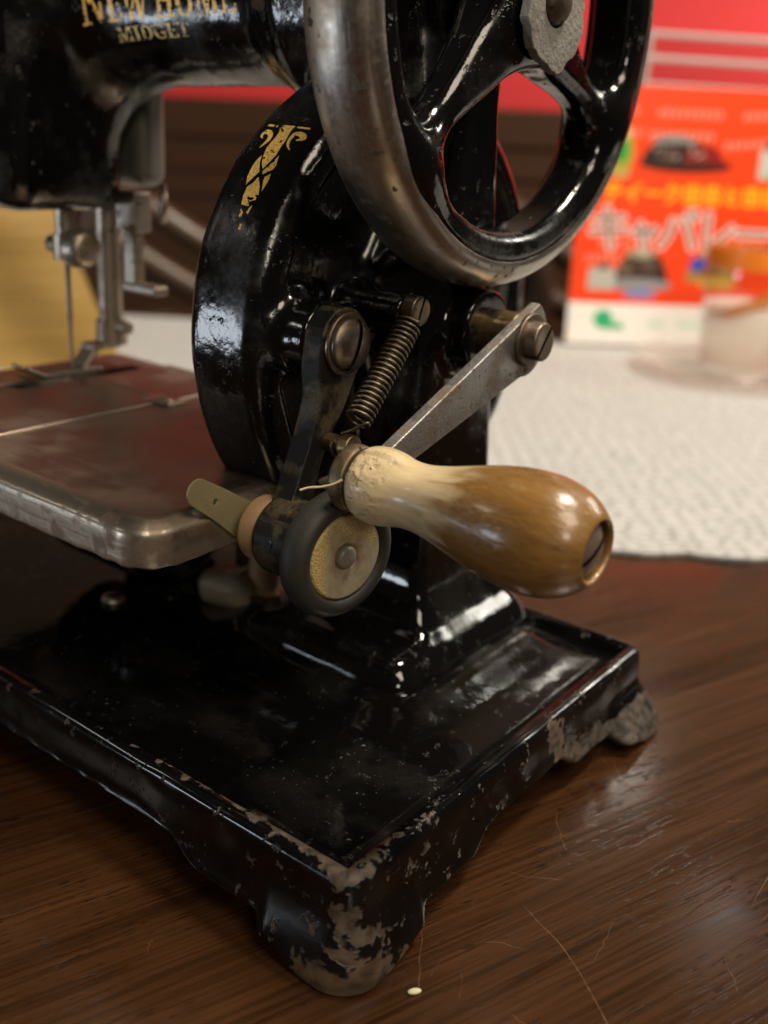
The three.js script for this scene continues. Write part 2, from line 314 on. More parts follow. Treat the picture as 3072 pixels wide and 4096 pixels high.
// table wood: open pores along the grain, fine scratches; 0.5 m tile
const [wdC, wdR, wdB] = textures(2048, 2048, ['color', 'data', 'data'], (u, v, put) => {
  const warp = fbm2(u * 5, v * 5, 5, 5, 3, 201) * 0.5, x = u + warp * 0.03;
  const fig = fbm2(x * 28, v * 2, 28, 2, 4, 211), fine = fbm2(u * 520, v * 14, 520, 14, 2, 221);
  const pr = noise2(x * 1000, v * 84, 1000, 84, 231), pore = sstep(0.76, 0.9, pr) * sstep(0.3, 0.55, fbm2(u * 26, v * 6, 26, 6, 2, 241));
  const k = 0.42 + 0.8 * fig + 0.9 * (fine - 0.5);
  put(0, mix(0.043 * k, 0.015, pore), mix(0.0178 * k, 0.0062, pore), mix(0.0068 * k, 0.003, pore));
  put(1, 0, clamp(0.17 + 0.08 * (fig - 0.5) + 0.08 * (fine - 0.5) + 0.05 * pore + 0.12 * (fbm2(u * 7, v * 7, 7, 7, 3, 251) - 0.5)), 0);
  put(2, 0.6 + 0.1 * (fine - 0.5) - 0.45 * pore + 0.05 * (fbm2(u * 9, v * 9, 9, 9, 2, 261) - 0.5));
});
const GRAIN = 20 * DEG;
{
  const g = new RoundedBoxGeometry(1.62, 0.035, 1.5, 4, 0.006).translate(0, -0.0175, 0), p = g.attributes.position, uv = [];
  const tab = mesh('dining_table', g, std({ map: scaled(wdC, 1 / 0.32), roughnessMap: scaled(wdR, 1 / 0.32), roughness: 1, specularIntensity: 1, bumpMap: scaled(wdB, 1 / 0.32), bumpScale: 0.0001 }));
  tab.position.copy(room(0.19, 0, 0.19)); tab.rotation.y = A;  // left end is out of view, set to screen the handle from low light
  tag(tab, 'dark brown wooden table with scratched glossy top under the sewing machine', 'table');
  const q = V3(); tab.updateMatrix();
  for (let i = 0; i < p.count; i++) { q.fromBufferAttribute(p, i).applyMatrix4(tab.matrix); const gx = Math.cos(GRAIN), gz = Math.sin(GRAIN); uv.push(q.x * gx + q.z * gz, -q.x * gz + q.z * gx); }
  g.setAttribute('uv', new THREE.Float32BufferAttribute(uv, 2));
}
// scratches drawn into the table's colour and height maps (world x, z in metres)
{
  const [cd, rd, bd] = [wdC, wdR, wdB].map((t) => t.image.data), gx = Math.cos(GRAIN), gz = Math.sin(GRAIN), N = 2048;
  const dot = (x, z, k) => {
    const u = (x * gx + z * gz) / 0.32, v = (-x * gz + z * gx) / 0.32, i = ((Math.floor((u - Math.floor(u)) * N) % N) + (Math.floor((v - Math.floor(v)) * N) % N) * N) * 4;
    const c = [150, 112, 84]; for (let q = 0; q < 3; q++) cd[i + q] = mix(cd[i + q], c[q], 0.55 * k); rd[i + 1] = mix(rd[i + 1], 150, k); bd[i] = mix(bd[i], 255, 0.15 * k);
  };
  const scratch = (x0, z0, x1, z1, bow, k) => {
    const l = Math.hypot(x1 - x0, z1 - z0), n = Math.ceil(l / 0.00012), px = -(z1 - z0) / l, pz = (x1 - x0) / l, w = seed++;
    for (let i = 0; i <= n; i++) { const t = i / n, b = bow * l * 4 * t * (1 - t) + 0.0006 * (noise2(t * 9, w, 0, 0, 3) - 0.5); dot(mix(x0, x1, t) + px * b, mix(z0, z1, t) + pz * b, k * sstep(0, 0.1, t) * sstep(0, 0.15, 1 - t) * (0.4 + 0.9 * noise2(t * l * 900, w, 0, 0, 9))); }
  };
  scratch(0.013, -0.043, 0.062, -0.002, -0.1, 0.75); scratch(0.06, -0.14, 0.055, -0.075, 0.03, 0.8); scratch(0.072, -0.11, 0.058, -0.07, 0.08, 0.5);
  for (let i = 0; i < 55; i++) { const x = 0.0 + rnd() * 0.12, z = -0.14 + rnd() * 0.19, a = rnd() * 6.28, l = 0.004 + rnd() * rnd() * 0.03; scratch(x, z, x + l * Math.cos(a), z + l * Math.sin(a), (rnd() - 0.5) * 0.15, 0.15 + 0.4 * rnd()); }
  for (let i = 0; i < 14; i++) { const x = -0.12 + rnd() * 0.12, z = 0.01 + rnd() * 0.08, a = rnd() * 6.28, l = 0.003 + rnd() * rnd() * 0.02; scratch(x, z, x + l * Math.cos(a), z + l * Math.sin(a), (rnd() - 0.5) * 0.15, 0.2 + 0.3 * rnd()); }
}
// white patterned cloth across the far part of the table: scalloped near hem, embossed oval pattern
{
  const pts = [], w0 = 0.4, w1 = 0.878, u0 = -0.48, u1 = 0.9, n = 300;
  for (let i = 0; i <= n; i++) { const u = mix(u0, u1, i / n); pts.push(new THREE.Vector2(u, (w0 - 0.0045 * Math.abs(Math.sin((u - 0.055) * Math.PI / 0.042)) + 0.002 * Math.sin(u * 31)))); }
  pts.push(new THREE.Vector2(u1, w1), new THREE.Vector2(u0, w1));
  const g = new THREE.ExtrudeGeometry(new THREE.Shape(pts), { depth: 0.0012, bevelEnabled: true, bevelSize: 0.0005, bevelThickness: 0.0005, bevelSegments: 2 }).rotateX(-Math.PI / 2).scale(1, 1, 1);
  const p = g.attributes.position, uv = [];
  for (let i = 0; i < p.count; i++) uv.push(p.getX(i), p.getZ(i));
  g.setAttribute('uv', new THREE.Float32BufferAttribute(uv, 2));
  const [c, b] = textures(1024, 1024, ['color', 'data'], (u, v, put) => {
    let f1 = 9, f2 = 9; const N = 13, cx = Math.floor(u * N), cy = Math.floor(v * 18); // pebble-like embossed cells
    for (let j = -1; j <= 1; j++) for (let i = -1; i <= 1; i++) {
      const X = ((cx + i) % N + N) % N, Y = ((cy + j) % 18 + 18) % 18, d = Math.hypot(cx + i + 0.15 + 0.7 * hash(X, Y, 301) - u * N, cy + j + 0.15 + 0.7 * hash(X, Y, 302) - v * 18);
      if (d < f1) { f2 = f1; f1 = d; } else if (d < f2) f2 = d;
    }
    const m = sstep(0.02, 0.32, f2 - f1 + 0.25 * (fbm2(u * 30, v * 30, 30, 30, 3, 303) - 0.5));
    const net = 0.5 + 0.5 * Math.sin(u * 2 * Math.PI * 70) * Math.sin(v * 2 * Math.PI * 70), k = mix(0.32, 0.48, m) * (0.9 + 0.12 * fbm2(u * 6, v * 6, 6, 6, 3, 311)) * mix(0.8 + 0.2 * net, 1, m);
    put(0, k, k, k * 0.99); put(1, mix(0.25 + 0.2 * net, 0.8, m));
  });
  const S = 1 / 0.12, m = mesh('tablecloth', g, std({ map: scaled(c, S), bumpMap: scaled(b, S), bumpScale: 0.0005, roughness: 0.9 }));
  m.position.copy(room(0, 0.0007, 0)); m.rotation.y = A;
  tag(m, 'white patterned tablecloth with scalloped hem on the far part of the table', 'tablecloth');
}
// curved wooden chair backs behind the table
{
  const wood = std({ color: rgb(0.055, 0.03, 0.017), roughness: 0.33 });
  const chair = (label, u, w) => {
    const t = thing('chair', label, 'chair', room(u, -0.72, w), A);
    t.userData.group = 'curved-back chairs behind the table';
    for (const s of [-1, 1]) { mesh('leg', new THREE.CylinderGeometry(0.018, 0.013, 0.44, 16).translate(s * 0.19, 0.22, -0.17), wood, t); mesh('leg', new THREE.CylinderGeometry(0.018, 0.013, 0.44, 16).translate(s * 0.18, 0.22, 0.17), wood, t); }
    mesh('seat', new RoundedBoxGeometry(0.46, 0.04, 0.44, 4, 0.018).translate(0, 0.45, 0), wood, t);
    const post = (s) => tube([[s * 0.2, 0.44, 0.19], [s * 0.225, 0.6, 0.205], [s * 0.235, 0.72, 0.22], [s * 0.21, 0.8, 0.225]], 0.014, 40, 12);
    mesh('post', post(-1), wood, t); mesh('post', post(1), wood, t);
    mesh('back_rail', tube([[-0.21, 0.8, 0.225], [-0.17, 0.783, 0.228], [-0.1, 0.745, 0.23], [0, 0.722, 0.23], [0.1, 0.745, 0.23], [0.17, 0.783, 0.228], [0.21, 0.8, 0.225]], 0.0135, 80, 14).scale(1, 1, 1), wood, t);
    mesh('back_rail', tube([[-0.222, 0.765, 0.222], [-0.18, 0.735, 0.226], [-0.1, 0.695, 0.23], [0, 0.675, 0.23], [0.1, 0.695, 0.23], [0.18, 0.735, 0.226], [0.222, 0.765, 0.222]], 0.0145, 80, 14), wood, t);
    return t;
  };
  chair('dark wooden chair with curved double back rail seen under the machine arm', -0.06, 1.32);
  chair('dark wooden chair with curved back rail partly hidden beside the red flyer', 0.33, 1.36);
}
// golden yellow cloth hanging over something low at the left
{
  const nu = 60, nv = 50, pos = [], uv = [], idx = [];
  for (let j = 0; j <= nv; j++) for (let i = 0; i <= nu; i++) {
    const a = i / nu, b = j / nv, top = 0.15 - 0.012 * a, y = mix(0.003, top, b), right = -0.168 - 0.055 * b;
    const u = mix(-0.62, right, a), fold = 0.006 * Math.sin(a * 26 + 2 * Math.sin(b * 2)) * (0.4 + 0.6 * (1 - b)) + 0.012 * fbm2(a * 5, b * 3, 0, 0, 2, 71);
    pos.push(u, y, fold - 0.05 * Math.pow(a, 9) - 0.05 * Math.pow(b, 9)); uv.push(u, y);
  }
  for (let j = 0; j < nv; j++) for (let i = 0; i < nu; i++) { const a = j * (nu + 1) + i, b = a + nu + 1; idx.push(a, a + 1, b, b, a + 1, b + 1); }
  const face = new THREE.BufferGeometry(); face.setAttribute('position', new THREE.Float32BufferAttribute(pos, 3)); face.setAttribute('uv', new THREE.Float32BufferAttribute(uv, 2)); face.setIndex(idx); face.computeVertexNormals();
  const back = face.clone(); back.translate(0, 0, -0.004); const ix = back.index.array; for (let i = 0; i < ix.length; i += 3) { const t = ix[i]; ix[i] = ix[i + 1]; ix[i + 1] = t; } back.computeVertexNormals();
  const [c, b] = textures(512, 512, ['color', 'data'], (u, v, put) => { const k = 0.75 + 0.35 * fbm2(u * 7, v * 7, 7, 7, 4, 401), st = fbm2(u * 6, v * 200, 6, 200, 2, 411); put(0, 0.31 * k * (0.92 + 0.14 * st), 0.19 * k * (0.92 + 0.14 * st), 0.043 * k); put(1, st); });
  const m = mesh('draped_cloth', merged([face, back]), std({ map: scaled(c, 4), bumpMap: scaled(b, 4), bumpScale: 0.0006, roughness: 0.7, sheen: 0.3, sheenColor: rgb(0.6, 0.45, 0.2), side: THREE.DoubleSide }));
  m.position.copy(room(0, 0, 0.665)); m.rotation.y = A;
  tag(m, 'golden yellow cloth hanging behind the needle end of the machine', 'cloth');
}
// red flyer standing at the far edge, with a clear acrylic rack behind it
{
  const W = 0.176, H = 0.203, cv = document.createElement('canvas'); cv.width = 1000; cv.height = 1154;
  const c = cv.getContext('2d');
  c.fillStyle = '#f0430f'; c.fillRect(0, 0, 1000, 1154);
  c.fillStyle = '#f0ece6'; c.fillRect(0, 960, 1000, 194);
  c.lineCap = 'round'; c.lineJoin = 'round';
  const line = (pts, col, w) => { c.strokeStyle = col; c.lineWidth = w; c.beginPath(); pts.forEach(([x, y], i) => (i ? c.lineTo(x, y) : c.moveTo(x, y))); c.stroke(); };
  // rows of small white handwriting
  for (const [x0, x1, y, t] of [[180, 230, 110, 0], [330, 620, 115, 0], [720, 910, 118, -0.08], [170, 240, 205, 0], [300, 600, 210, 0], [650, 890, 245, -0.1], [120, 330, 690, 0], [690, 900, 700, 0], [60, 300, 760, 0], [720, 860, 770, 0]])
    for (let x = x0; x < x1; x += 34) { const yy = y + (x - x0) * t, k = rnd(); line([[x, yy - 14], [x + 18, yy - 12 - 6 * k], [x + 8, yy + 14]], '#f6b9a8', 5); line([[x + 2, yy + 2], [x + 22, yy - 2 + 8 * k]], '#f6b9a8', 4); }
  // dishes: dark cakes on plates, a green drink in a tall glass, pale plates
  const blob = (x, y, rx, ry, col) => { c.fillStyle = col; c.beginPath(); c.ellipse(x, y, rx, ry, 0, 0, 7); c.fill(); };
  const half = (x, y, rx, ry, col) => { c.fillStyle = col; c.beginPath(); c.ellipse(x, y, rx, ry, 0, Math.PI, 0); c.fill(); };
  blob(480, 330, 215, 34, '#3a1510'); half(440, 330, 165, 120, '#2c1d17'); half(420, 240, 100, 40, '#8d8783'); half(560, 320, 90, 80, '#8a1512'); blob(400, 290, 50, 30, '#57443a'); for (let i = 0; i < 22; i++) blob(330 + rnd() * 230, 235 + rnd() * 85, 9, 7, ['#6d5a50', '#b5aaa2', '#1c100c'][i % 3]);
  blob(180, 290, 58, 110, '#b79a3c'); blob(178, 275, 40, 60, '#1f9a35'); blob(180, 200, 34, 32, '#c9bd86'); blob(185, 380, 44, 16, '#b8a560');
  c.fillStyle = '#c3c6bd'; c.fillRect(820, 250, 120, 130); blob(880, 235, 44, 26, '#6b3a24'); blob(900, 370, 50, 16, '#79b07a'); c.fillStyle = '#cfd2cf'; c.fillRect(20, 320, 60, 70);
  half(330, 860, 125, 150, '#3b2a22'); blob(320, 730, 70, 22, '#9b9a7c'); blob(320, 870, 160, 30, '#8f8e92'); blob(360, 780, 40, 30, '#5b4a41'); blob(255, 800, 34, 26, '#6c5d4e');
  half(660, 850, 120, 150, '#a3824a'); blob(600, 770, 46, 34, '#3650b4'); blob(680, 720, 54, 20, '#b99e70'); blob(690, 850, 90, 30, '#c9a13a'); blob(650, 800, 60, 18, '#6f5531');
  c.fillStyle = '#b7b5ac'; c.fillRect(80, 800, 130, 100); blob(150, 790, 30, 16, '#5a4a40'); blob(330, 915, 80, 18, '#7a86c4');
  // yellow line and the large grey title with white edge, written as strokes
  const strokes = (x, y, s, list, col, w) => list.forEach((q) => line(q.map(([a, b]) => [x + a * s, y + b * s]), col, w));
  const K = {
    ki: [[[0.1, 0.3], [0.85, 0.24]], [[0.05, 0.6], [0.92, 0.53]], [[0.4, 0.02], [0.58, 1]]], ya: [[[0.15, 0.45], [0.85, 0.36], [0.68, 0.58]], [[0.35, 0.2], [0.56, 1]]],
    ha: [[[0.32, 0.25], [0.22, 0.65], [0.02, 0.95]], [[0.6, 0.22], [0.8, 0.55], [0.94, 0.95]], [[0.75, 0.05], [0.82, 0.18]], [[0.9, 0], [0.97, 0.13]]], re: [[[0.25, 0.05], [0.27, 0.95], [0.6, 0.75], [0.95, 0.4]]], bar: [[[0.05, 0.5], [0.95, 0.5]]],
    n: [[[0.1, 0.2], [0.35, 0.35]], [[0.15, 0.9], [0.6, 0.75], [0.95, 0.3]]], te: [[[0.2, 0.1], [0.8, 0.1]], [[0.05, 0.4], [0.95, 0.4]], [[0.55, 0.4], [0.5, 0.7], [0.25, 0.98]]], i: [[[0.9, 0.05], [0.5, 0.4], [0.05, 0.6]], [[0.55, 0.4], [0.55, 1]]], ku: [[[0.4, 0], [0.3, 0.3], [0.05, 0.55]], [[0.38, 0.2], [0.88, 0.2], [0.7, 0.65], [0.25, 1]]],
    box: [[[0.1, 0.1], [0.9, 0.1], [0.9, 0.95], [0.1, 0.95], [0.1, 0.1]], [[0.1, 0.5], [0.9, 0.5]], [[0.5, 0], [0.5, 1]]], to: [[[0.3, 0.05], [0.4, 0.45]], [[0.85, 0.25], [0.2, 0.6], [0.3, 0.9], [0.9, 0.92]]],
  };
  let x = 30; for (const k of ['n', 'te', 'i', 'bar', 'ku', 'box', 'box', 'to', 'box', 'box']) { strokes(x, 420, 76, K[k], '#ffb61a', 15); x += 92; }
  for (const [col, w] of [['#f4d8d0', 40], ['#7c6a68', 20]]) { x = 70; for (const [k, s, y] of [['ki', 175, 530], ['ya', 140, 570], ['ha', 165, 535], ['re', 165, 535], ['bar', 165, 540]]) { strokes(x, y, s, K[k], col, w); x += s * 1.05; } }
  c.fillStyle = '#2fae76'; c.beginPath(); c.ellipse(170, 1035, 46, 44, 0, 0, 7); c.fill(); c.fillRect(160, 1050, 110, 32); for (const [a, b] of [[380, 470], [520, 700]]) { c.fillStyle = '#dfe6df'; c.fillRect(a, 1020, b - a, 60); c.fillStyle = '#bcd6c2'; c.fillRect(a + 14, 1045, b - a - 40, 14); }
  const tex = new THREE.CanvasTexture(cv); tex.colorSpace = THREE.SRGBColorSpace;
  const flyer = new THREE.BoxGeometry(W, H, 0.0012); flyer.translate(W / 2, H / 2, 0);
  const paper = std({ color: rgb(0.75, 0.74, 0.7), roughness: 0.6 }), front = std({ map: tex, roughness: 0.35 });
  const m = mesh('flyer', flyer, [paper, paper, paper, paper, front, paper]);
  m.position.copy(room(0.1705, 0.0045, 0.872)); m.rotation.set(-4 * DEG, A + 1 * DEG, 0.9 * DEG, 'YXZ');
  tag(m, 'orange-red cafe flyer with food pictures and large Japanese lettering, standing on the white cloth', 'flyer');
  const clear = std({ color: rgb(0.96, 0.95, 0.95), transmission: 1, thickness: 0, roughness: 0.06, ior: 1.49 }), edge = std({ color: rgb(0.75, 0.7, 0.68), transmission: 0.6, thickness: 0, roughness: 0.5, ior: 1.49 });
  const rack = thing('acrylic_rack', 'clear acrylic leaflet rack standing behind the red flyer', 'leaflet rack', room(0.222, 0.0022, 0.945), A + 1 * DEG);
  mesh('back_panel', new THREE.BoxGeometry(0.17, 0.252, 0.002).translate(0.085, 0.126, -0.03), clear, rack);
  for (const y of [0.2505, 0.23]) mesh('rim', new RoundedBoxGeometry(0.17, 0.005, 0.004, 2, 0.0015).translate(0.085, y, -0.03 + (0.2505 - y)), edge, rack);
  mesh('front_panel', new THREE.BoxGeometry(0.17, 0.208, 0.002).translate(0.085, 0.104, 0.012), clear, rack);
  for (const y of [0.209, 0.203]) mesh('rim', new RoundedBoxGeometry(0.17, 0.003, 0.003, 2, 0.001).translate(0.085, y, 0.012 - (0.209 - y)), edge, rack);
  mesh('side_panel', new THREE.BoxGeometry(0.004, 0.25, 0.04).translate(0.002, 0.125, -0.0085), edge, rack);
  mesh('base', new RoundedBoxGeometry(0.17, 0.003, 0.05, 2, 0.001).translate(0.085, 0.0015, -0.008), edge, rack);
}
// glass with an orange band on a glass saucer
{
  const glass = std({ color: rgb(0.97, 0.96, 0.95), transmission: 1, thickness: 0, roughness: 0.03, ior: 1.5 });
  const lathe = (pts, seg = 72) => new THREE.LatheGeometry(pts.map(([r, y]) => new THREE.Vector2(Math.max(r, 1e-5), y)), seg);
  const s = thing('glass_saucer', 'round clear glass saucer with raised rim on the white cloth', 'saucer', room(0.283, 0.0024, 0.785));
  mesh('dish', lathe([[0, 0.001], [0.03, 0.001], [0.045, 0.003], [0.066, 0.009], [0.07, 0.0105], [0.0715, 0.0095], [0.068, 0.007], [0.046, 0.0005], [0.03, 0], [0, 0]]), std({ color: rgb(0.94, 0.88, 0.85), transmission: 0.92, thickness: 0, roughness: 0.08 }), s);
  mesh('rim', new THREE.TorusGeometry(0.0702, 0.0016, 12, 96).rotateX(Math.PI / 2).translate(0, 0.01, 0), glass, s);
  const t = thing('drinking_glass', 'clear tumbler with orange band and pale filling standing on the glass saucer', 'glass', room(0.293, 0.0045, 0.785));
  mesh('bowl', lathe([[0, 0.001], [0.026, 0.001], [0.031, 0.004], [0.036, 0.03], [0.0375, 0.07], [0.036, 0.094], [0.0345, 0.0945], [0.036, 0.07], [0.0345, 0.03], [0.029, 0.007], [0, 0.006]]), glass, t);
  mesh('filling', lathe([[0, 0.0065], [0.028, 0.0065], [0.0335, 0.028], [0.0348, 0.052], [0, 0.054]]), std({ color: rgb(0.95, 0.94, 0.9), transmission: 0.75, thickness: 0, roughness: 0.6 }), t);
  mesh('band', lathe([[0.0376, 0.079], [0.0383, 0.0795], [0.0373, 0.0925], [0.0366, 0.093], [0.0368, 0.092], [0.0377, 0.08]]), std({ color: rgb(0.8, 0.2, 0.015), roughness: 0.35 }), t);
  mesh('orange_peel', tube([[-0.02, 0.045, 0.018], [-0.004, 0.048, 0.03], [0.014, 0.056, 0.026], [0.024, 0.066, 0.012]], 0.005, 40, 12), std({ color: rgb(0.75, 0.26, 0.03), roughness: 0.5 }), t);
}
// ---------------------------------------------------------------- the sewing machine
const machine = thing('sewing_machine', 'black enamelled hand-crank sewing machine with nickel-rimmed handwheel standing on the dark wooden table', 'sewing machine', V3(0, -0.004, 0));
const BX0 = -0.275, BX1 = -0.0006, BZ0 = -0.1335, BZ1 = 0.0014, BR = 0.004;
{
  // rim and skirt: the enamel is chipped along the inner rim, the corner edge, the lower hem and the feet
  const L = 0.32, PL = 0.047, S0 = 0.13, sCorner = (BX1 - BX0 - 2 * BR) + BR * Math.PI / 4 - S0;
  const [c, r, b] = textures(2048, 512, ['color', 'data', 'data'], (u, v, put) => {
    const s = u * L, l = v * PL + 0.0014, dc = s - sCorner, ad = Math.abs(dc);
    const n = fbm2(s * 330, l * 330, 0, 0, 5, 601), n2 = fbm2(s * 700, l * 700, 0, 0, 3, 611), big = fbm2(s * 45, l * 45, 0, 0, 3, 621), cells = noise2(s * 600, l * 600, 0, 0, 631);
    const band = (c0, w) => Math.exp(-(((l - c0) / w) ** 2));
    const ext = ad < 0.0205 ? 0.0112 : ad < 0.047 ? 0.005 : 0, edgeL = l - ext;                                                 // length down to the hem
    let bias = -0.46;
    bias += 0.6 * band(0.0078, 0.0019) * (dc < 0 ? sstep(-0.078, -0.012, dc) : sstep(0.03, 0.0, dc) * 0.8);                     // inner rim
    bias += 0.4 * band(0.0105, 0.0022) * sstep(0.011, 0.0, ad);
    bias += 0.17 * band(0.0108, 0.0014) * sstep(0.075, 0.03, dc) * (dc > 0 ? 1 : 0.3) * (0.3 + 0.7 * sstep(0.45, 0.6, big));                               // outer rim edge
    bias += 0.24 * sstep(0.005, 0.001, ad) * sstep(0.012, 0.016, l);                                                              // the upright corner edge
    bias += 0.1 * sstep(0.014, 0.006, ad) * sstep(0.014, 0.02, l);
    bias += (dc > 0.09 ? 0.55 : 1) * (0.36 * sstep(0.009, 0.001, ad) + 0.3 * sstep(0.021, 0.012, ad)) * sstep(0.0285, 0.0355, l);                          // bare foot
    bias += 0.64 * sstep(0.0234, 0.0256, edgeL) * (dc > 0 ? 1 : 0.55);                                                            // lower hem
    bias += 0.62 * Math.exp(-(((dc - 0.083 - 0.004 * (l - 0.02) / 0.01) / 0.0034) ** 2)) * sstep(0.0095, 0.0125, l);             // one long chip across the right side
    bias += 0.46 * Math.exp(-(((dc - 0.095) / 0.009) ** 2)) * sstep(0.0205, 0.025, l) + 0.1 * sstep(0.119, 0.126, dc) * sstep(0.025, 0.032, l);
    bias += 0.07 * Math.exp(-(((dc - 0.022) / 0.014) ** 2)) * sstep(0.012, 0.016, l);
    const q = bias + 0.85 * n + 0.38 * fbm2(s * 1100, l * 1100, 0, 0, 2, 606) - 0.42, chip = sstep(0.0, 0.025, q), litLip = sstep(-0.05, -0.01, q) * (1 - chip);  // paler lip round each chip, a highlight put into the colour
    const speck = sstep(0.95, 0.98, noise2(s * 900, l * 900, 0, 0, 641) * 0.8 + big * 0.3) * 0.7, m = Math.max(chip, speck * 0.6);
    const rust = sstep(0.4, 0.65, big) * (0.4 + 0.6 * sstep(0.022, 0.032, l)), met = 0.1 + 1.15 * n2 + 0.6 * (cells - 0.5) + 0.5 * (big - 0.5);
    const e = 0.0024 + 0.0022 * sstep(0.5, 0.7, big);
    put(0, mix(e, mix(0.085, 0.09, rust) * met, m) + 0.01 * litLip, mix(e * 0.98, mix(0.07, 0.054, rust) * met, m) + 0.008 * litLip, mix(e * 0.98, mix(0.054, 0.028, rust) * met, m) + 0.007 * litLip);
    put(1, 0, mix(0.11 + 0.1 * sstep(0.5, 0.75, big) + 0.06 * (n - 0.5) + 0.2 * litLip, 0.58 + 0.2 * (n2 - 0.5), m), 0);
    put(2, mix(0.66 + 0.05 * (fbm2(s * 300, l * 300, 0, 0, 2, 651) - 0.5) + 0.1 * (big - 0.5) + 0.1 * litLip, 0.3 + 0.4 * (n2 - 0.5) + 0.2 * (cells - 0.5), chip));
  });
  for (const t of [c, r, b]) { t.repeat.set(1 / L, 1 / PL); t.offset.set(-S0 / L, 0); t.wrapT = THREE.ClampToEdgeWrapping; }
  const rimMat = std({ map: c, roughnessMap: r, roughness: 1, bumpMap: b, bumpScale: 0.0004 });
  const hem = (d) => d < 0.02 ? mix(0.004, 0.0078, sstep(0.007, 0.02, d)) : d < 0.0235 ? mix(0.0078, 0.0108, sstep(0.02, 0.0235, d)) : mix(0.0106, 0.0155, sstep(0.0415, 0.0515, d));
  const rim = sweepRect(BX0, BX1, BZ0, BZ1, BR, 0.0009, (s, d, p) => {
    const w = 0.00035 * (noise2(s * 120, 1, 0, 0, 77) - 0.5), yb = hem(d) + 0.0008 * (noise2(s * 210, 5, 0, 0, 78) - 0.5) * (d < 0.02 ? 0.4 : 1), foot = sstep(0.0235, 0.019, d), lobe = sstep(0.05, 0.04, d);
    const rear = p[0] > -0.03 && p[1] < -0.11 ? 1 : 0, fl = (y) => foot * mix(0.0024, 0.006, rear) * sstep(0.0185, 0.007, y) + lobe * 0.001 * sstep(0.018, 0.011, y);
    return [[-0.0078, 0.0243], [-0.0064, 0.0247], [-0.0053, 0.0259], [-0.0044, 0.0277], [-0.0033, 0.0286 + w], [-0.0018, 0.0289 + w], [-0.0006, 0.0284 + w], [0.0002, 0.0272], [0.0006 + w, 0.0248], [0.0008 + w, 0.0222], [0.0011 + w + fl(0.0188), 0.0188], [0.0016 + fl(mix(0.0188, yb, 0.5)), mix(0.0188, yb, 0.55)], [0.0018 + fl(yb + 0.001), yb + 0.001], [0.0012 + fl(yb), yb + 0.0003], [-0.0004 + fl(yb), yb], [-0.002, yb + 0.001], [-0.003, 0.019]];
  }, 44);
  const base = new THREE.Group(); base.name = 'base'; machine.add(base);
  mesh('rim', rim, rimMat, base);
  // tray floor: rises in a soft shoulder round the pillar foot
  const nx = 330, nz = 165, pos = [], uv = [], idx = [], ix0 = BX0 + 0.007, ix1 = BX1 - 0.007, iz0 = BZ0 + 0.007, iz1 = BZ1 - 0.007;
  const rr = (x, z) => { const a = Math.abs(x + 0.066) - 0.029 + 0.008, e = Math.abs(z + 0.095) - 0.032 + 0.008; return Math.hypot(Math.max(a, 0), Math.max(e, 0)) + Math.min(Math.max(a, e), 0) - 0.008; };
  const shoulder = (d) => 0.005 * Math.exp(-Math.pow(Math.max(d - 0.002, 0) / 0.0125, 2.4));
  for (let j = 0; j <= nz; j++) for (let i = 0; i <= nx; i++) {
    const x = mix(ix0, ix1, i / nx), z = mix(iz0, iz1, j / nz), d = rr(x, z), edge = Math.min(x - ix0, ix1 - x, z - iz0, iz1 - z);
    const y = 0.0249 + 0.8 * shoulder(d) * sstep(0, 0.01, edge) - 0.0004 * Math.exp(-(((d - 0.002) / 0.0022) ** 2)) + 0.00025 * (noise2(x * 45, z * 45, 0, 0, 91) - 0.5) + 0.00003 * (noise2(x * 260, z * 260, 0, 0, 92) - 0.5) - 0.0006 * sstep(0.002, 0, edge);
    pos.push(x, y, z); uv.push(x, z);
  }
  for (let j = 0; j < nz; j++) for (let i = 0; i < nx; i++) { const a = j * (nx + 1) + i, e = a + nx + 1; idx.push(a, e, a + 1, a + 1, e, e + 1); }
  const g = new THREE.BufferGeometry(); g.setAttribute('position', new THREE.Float32BufferAttribute(pos, 3)); g.setAttribute('uv', new THREE.Float32BufferAttribute(uv, 2)); g.setIndex(idx); g.computeVertexNormals();
  mesh('tray_floor', g, M.enamelFloor, base);
}
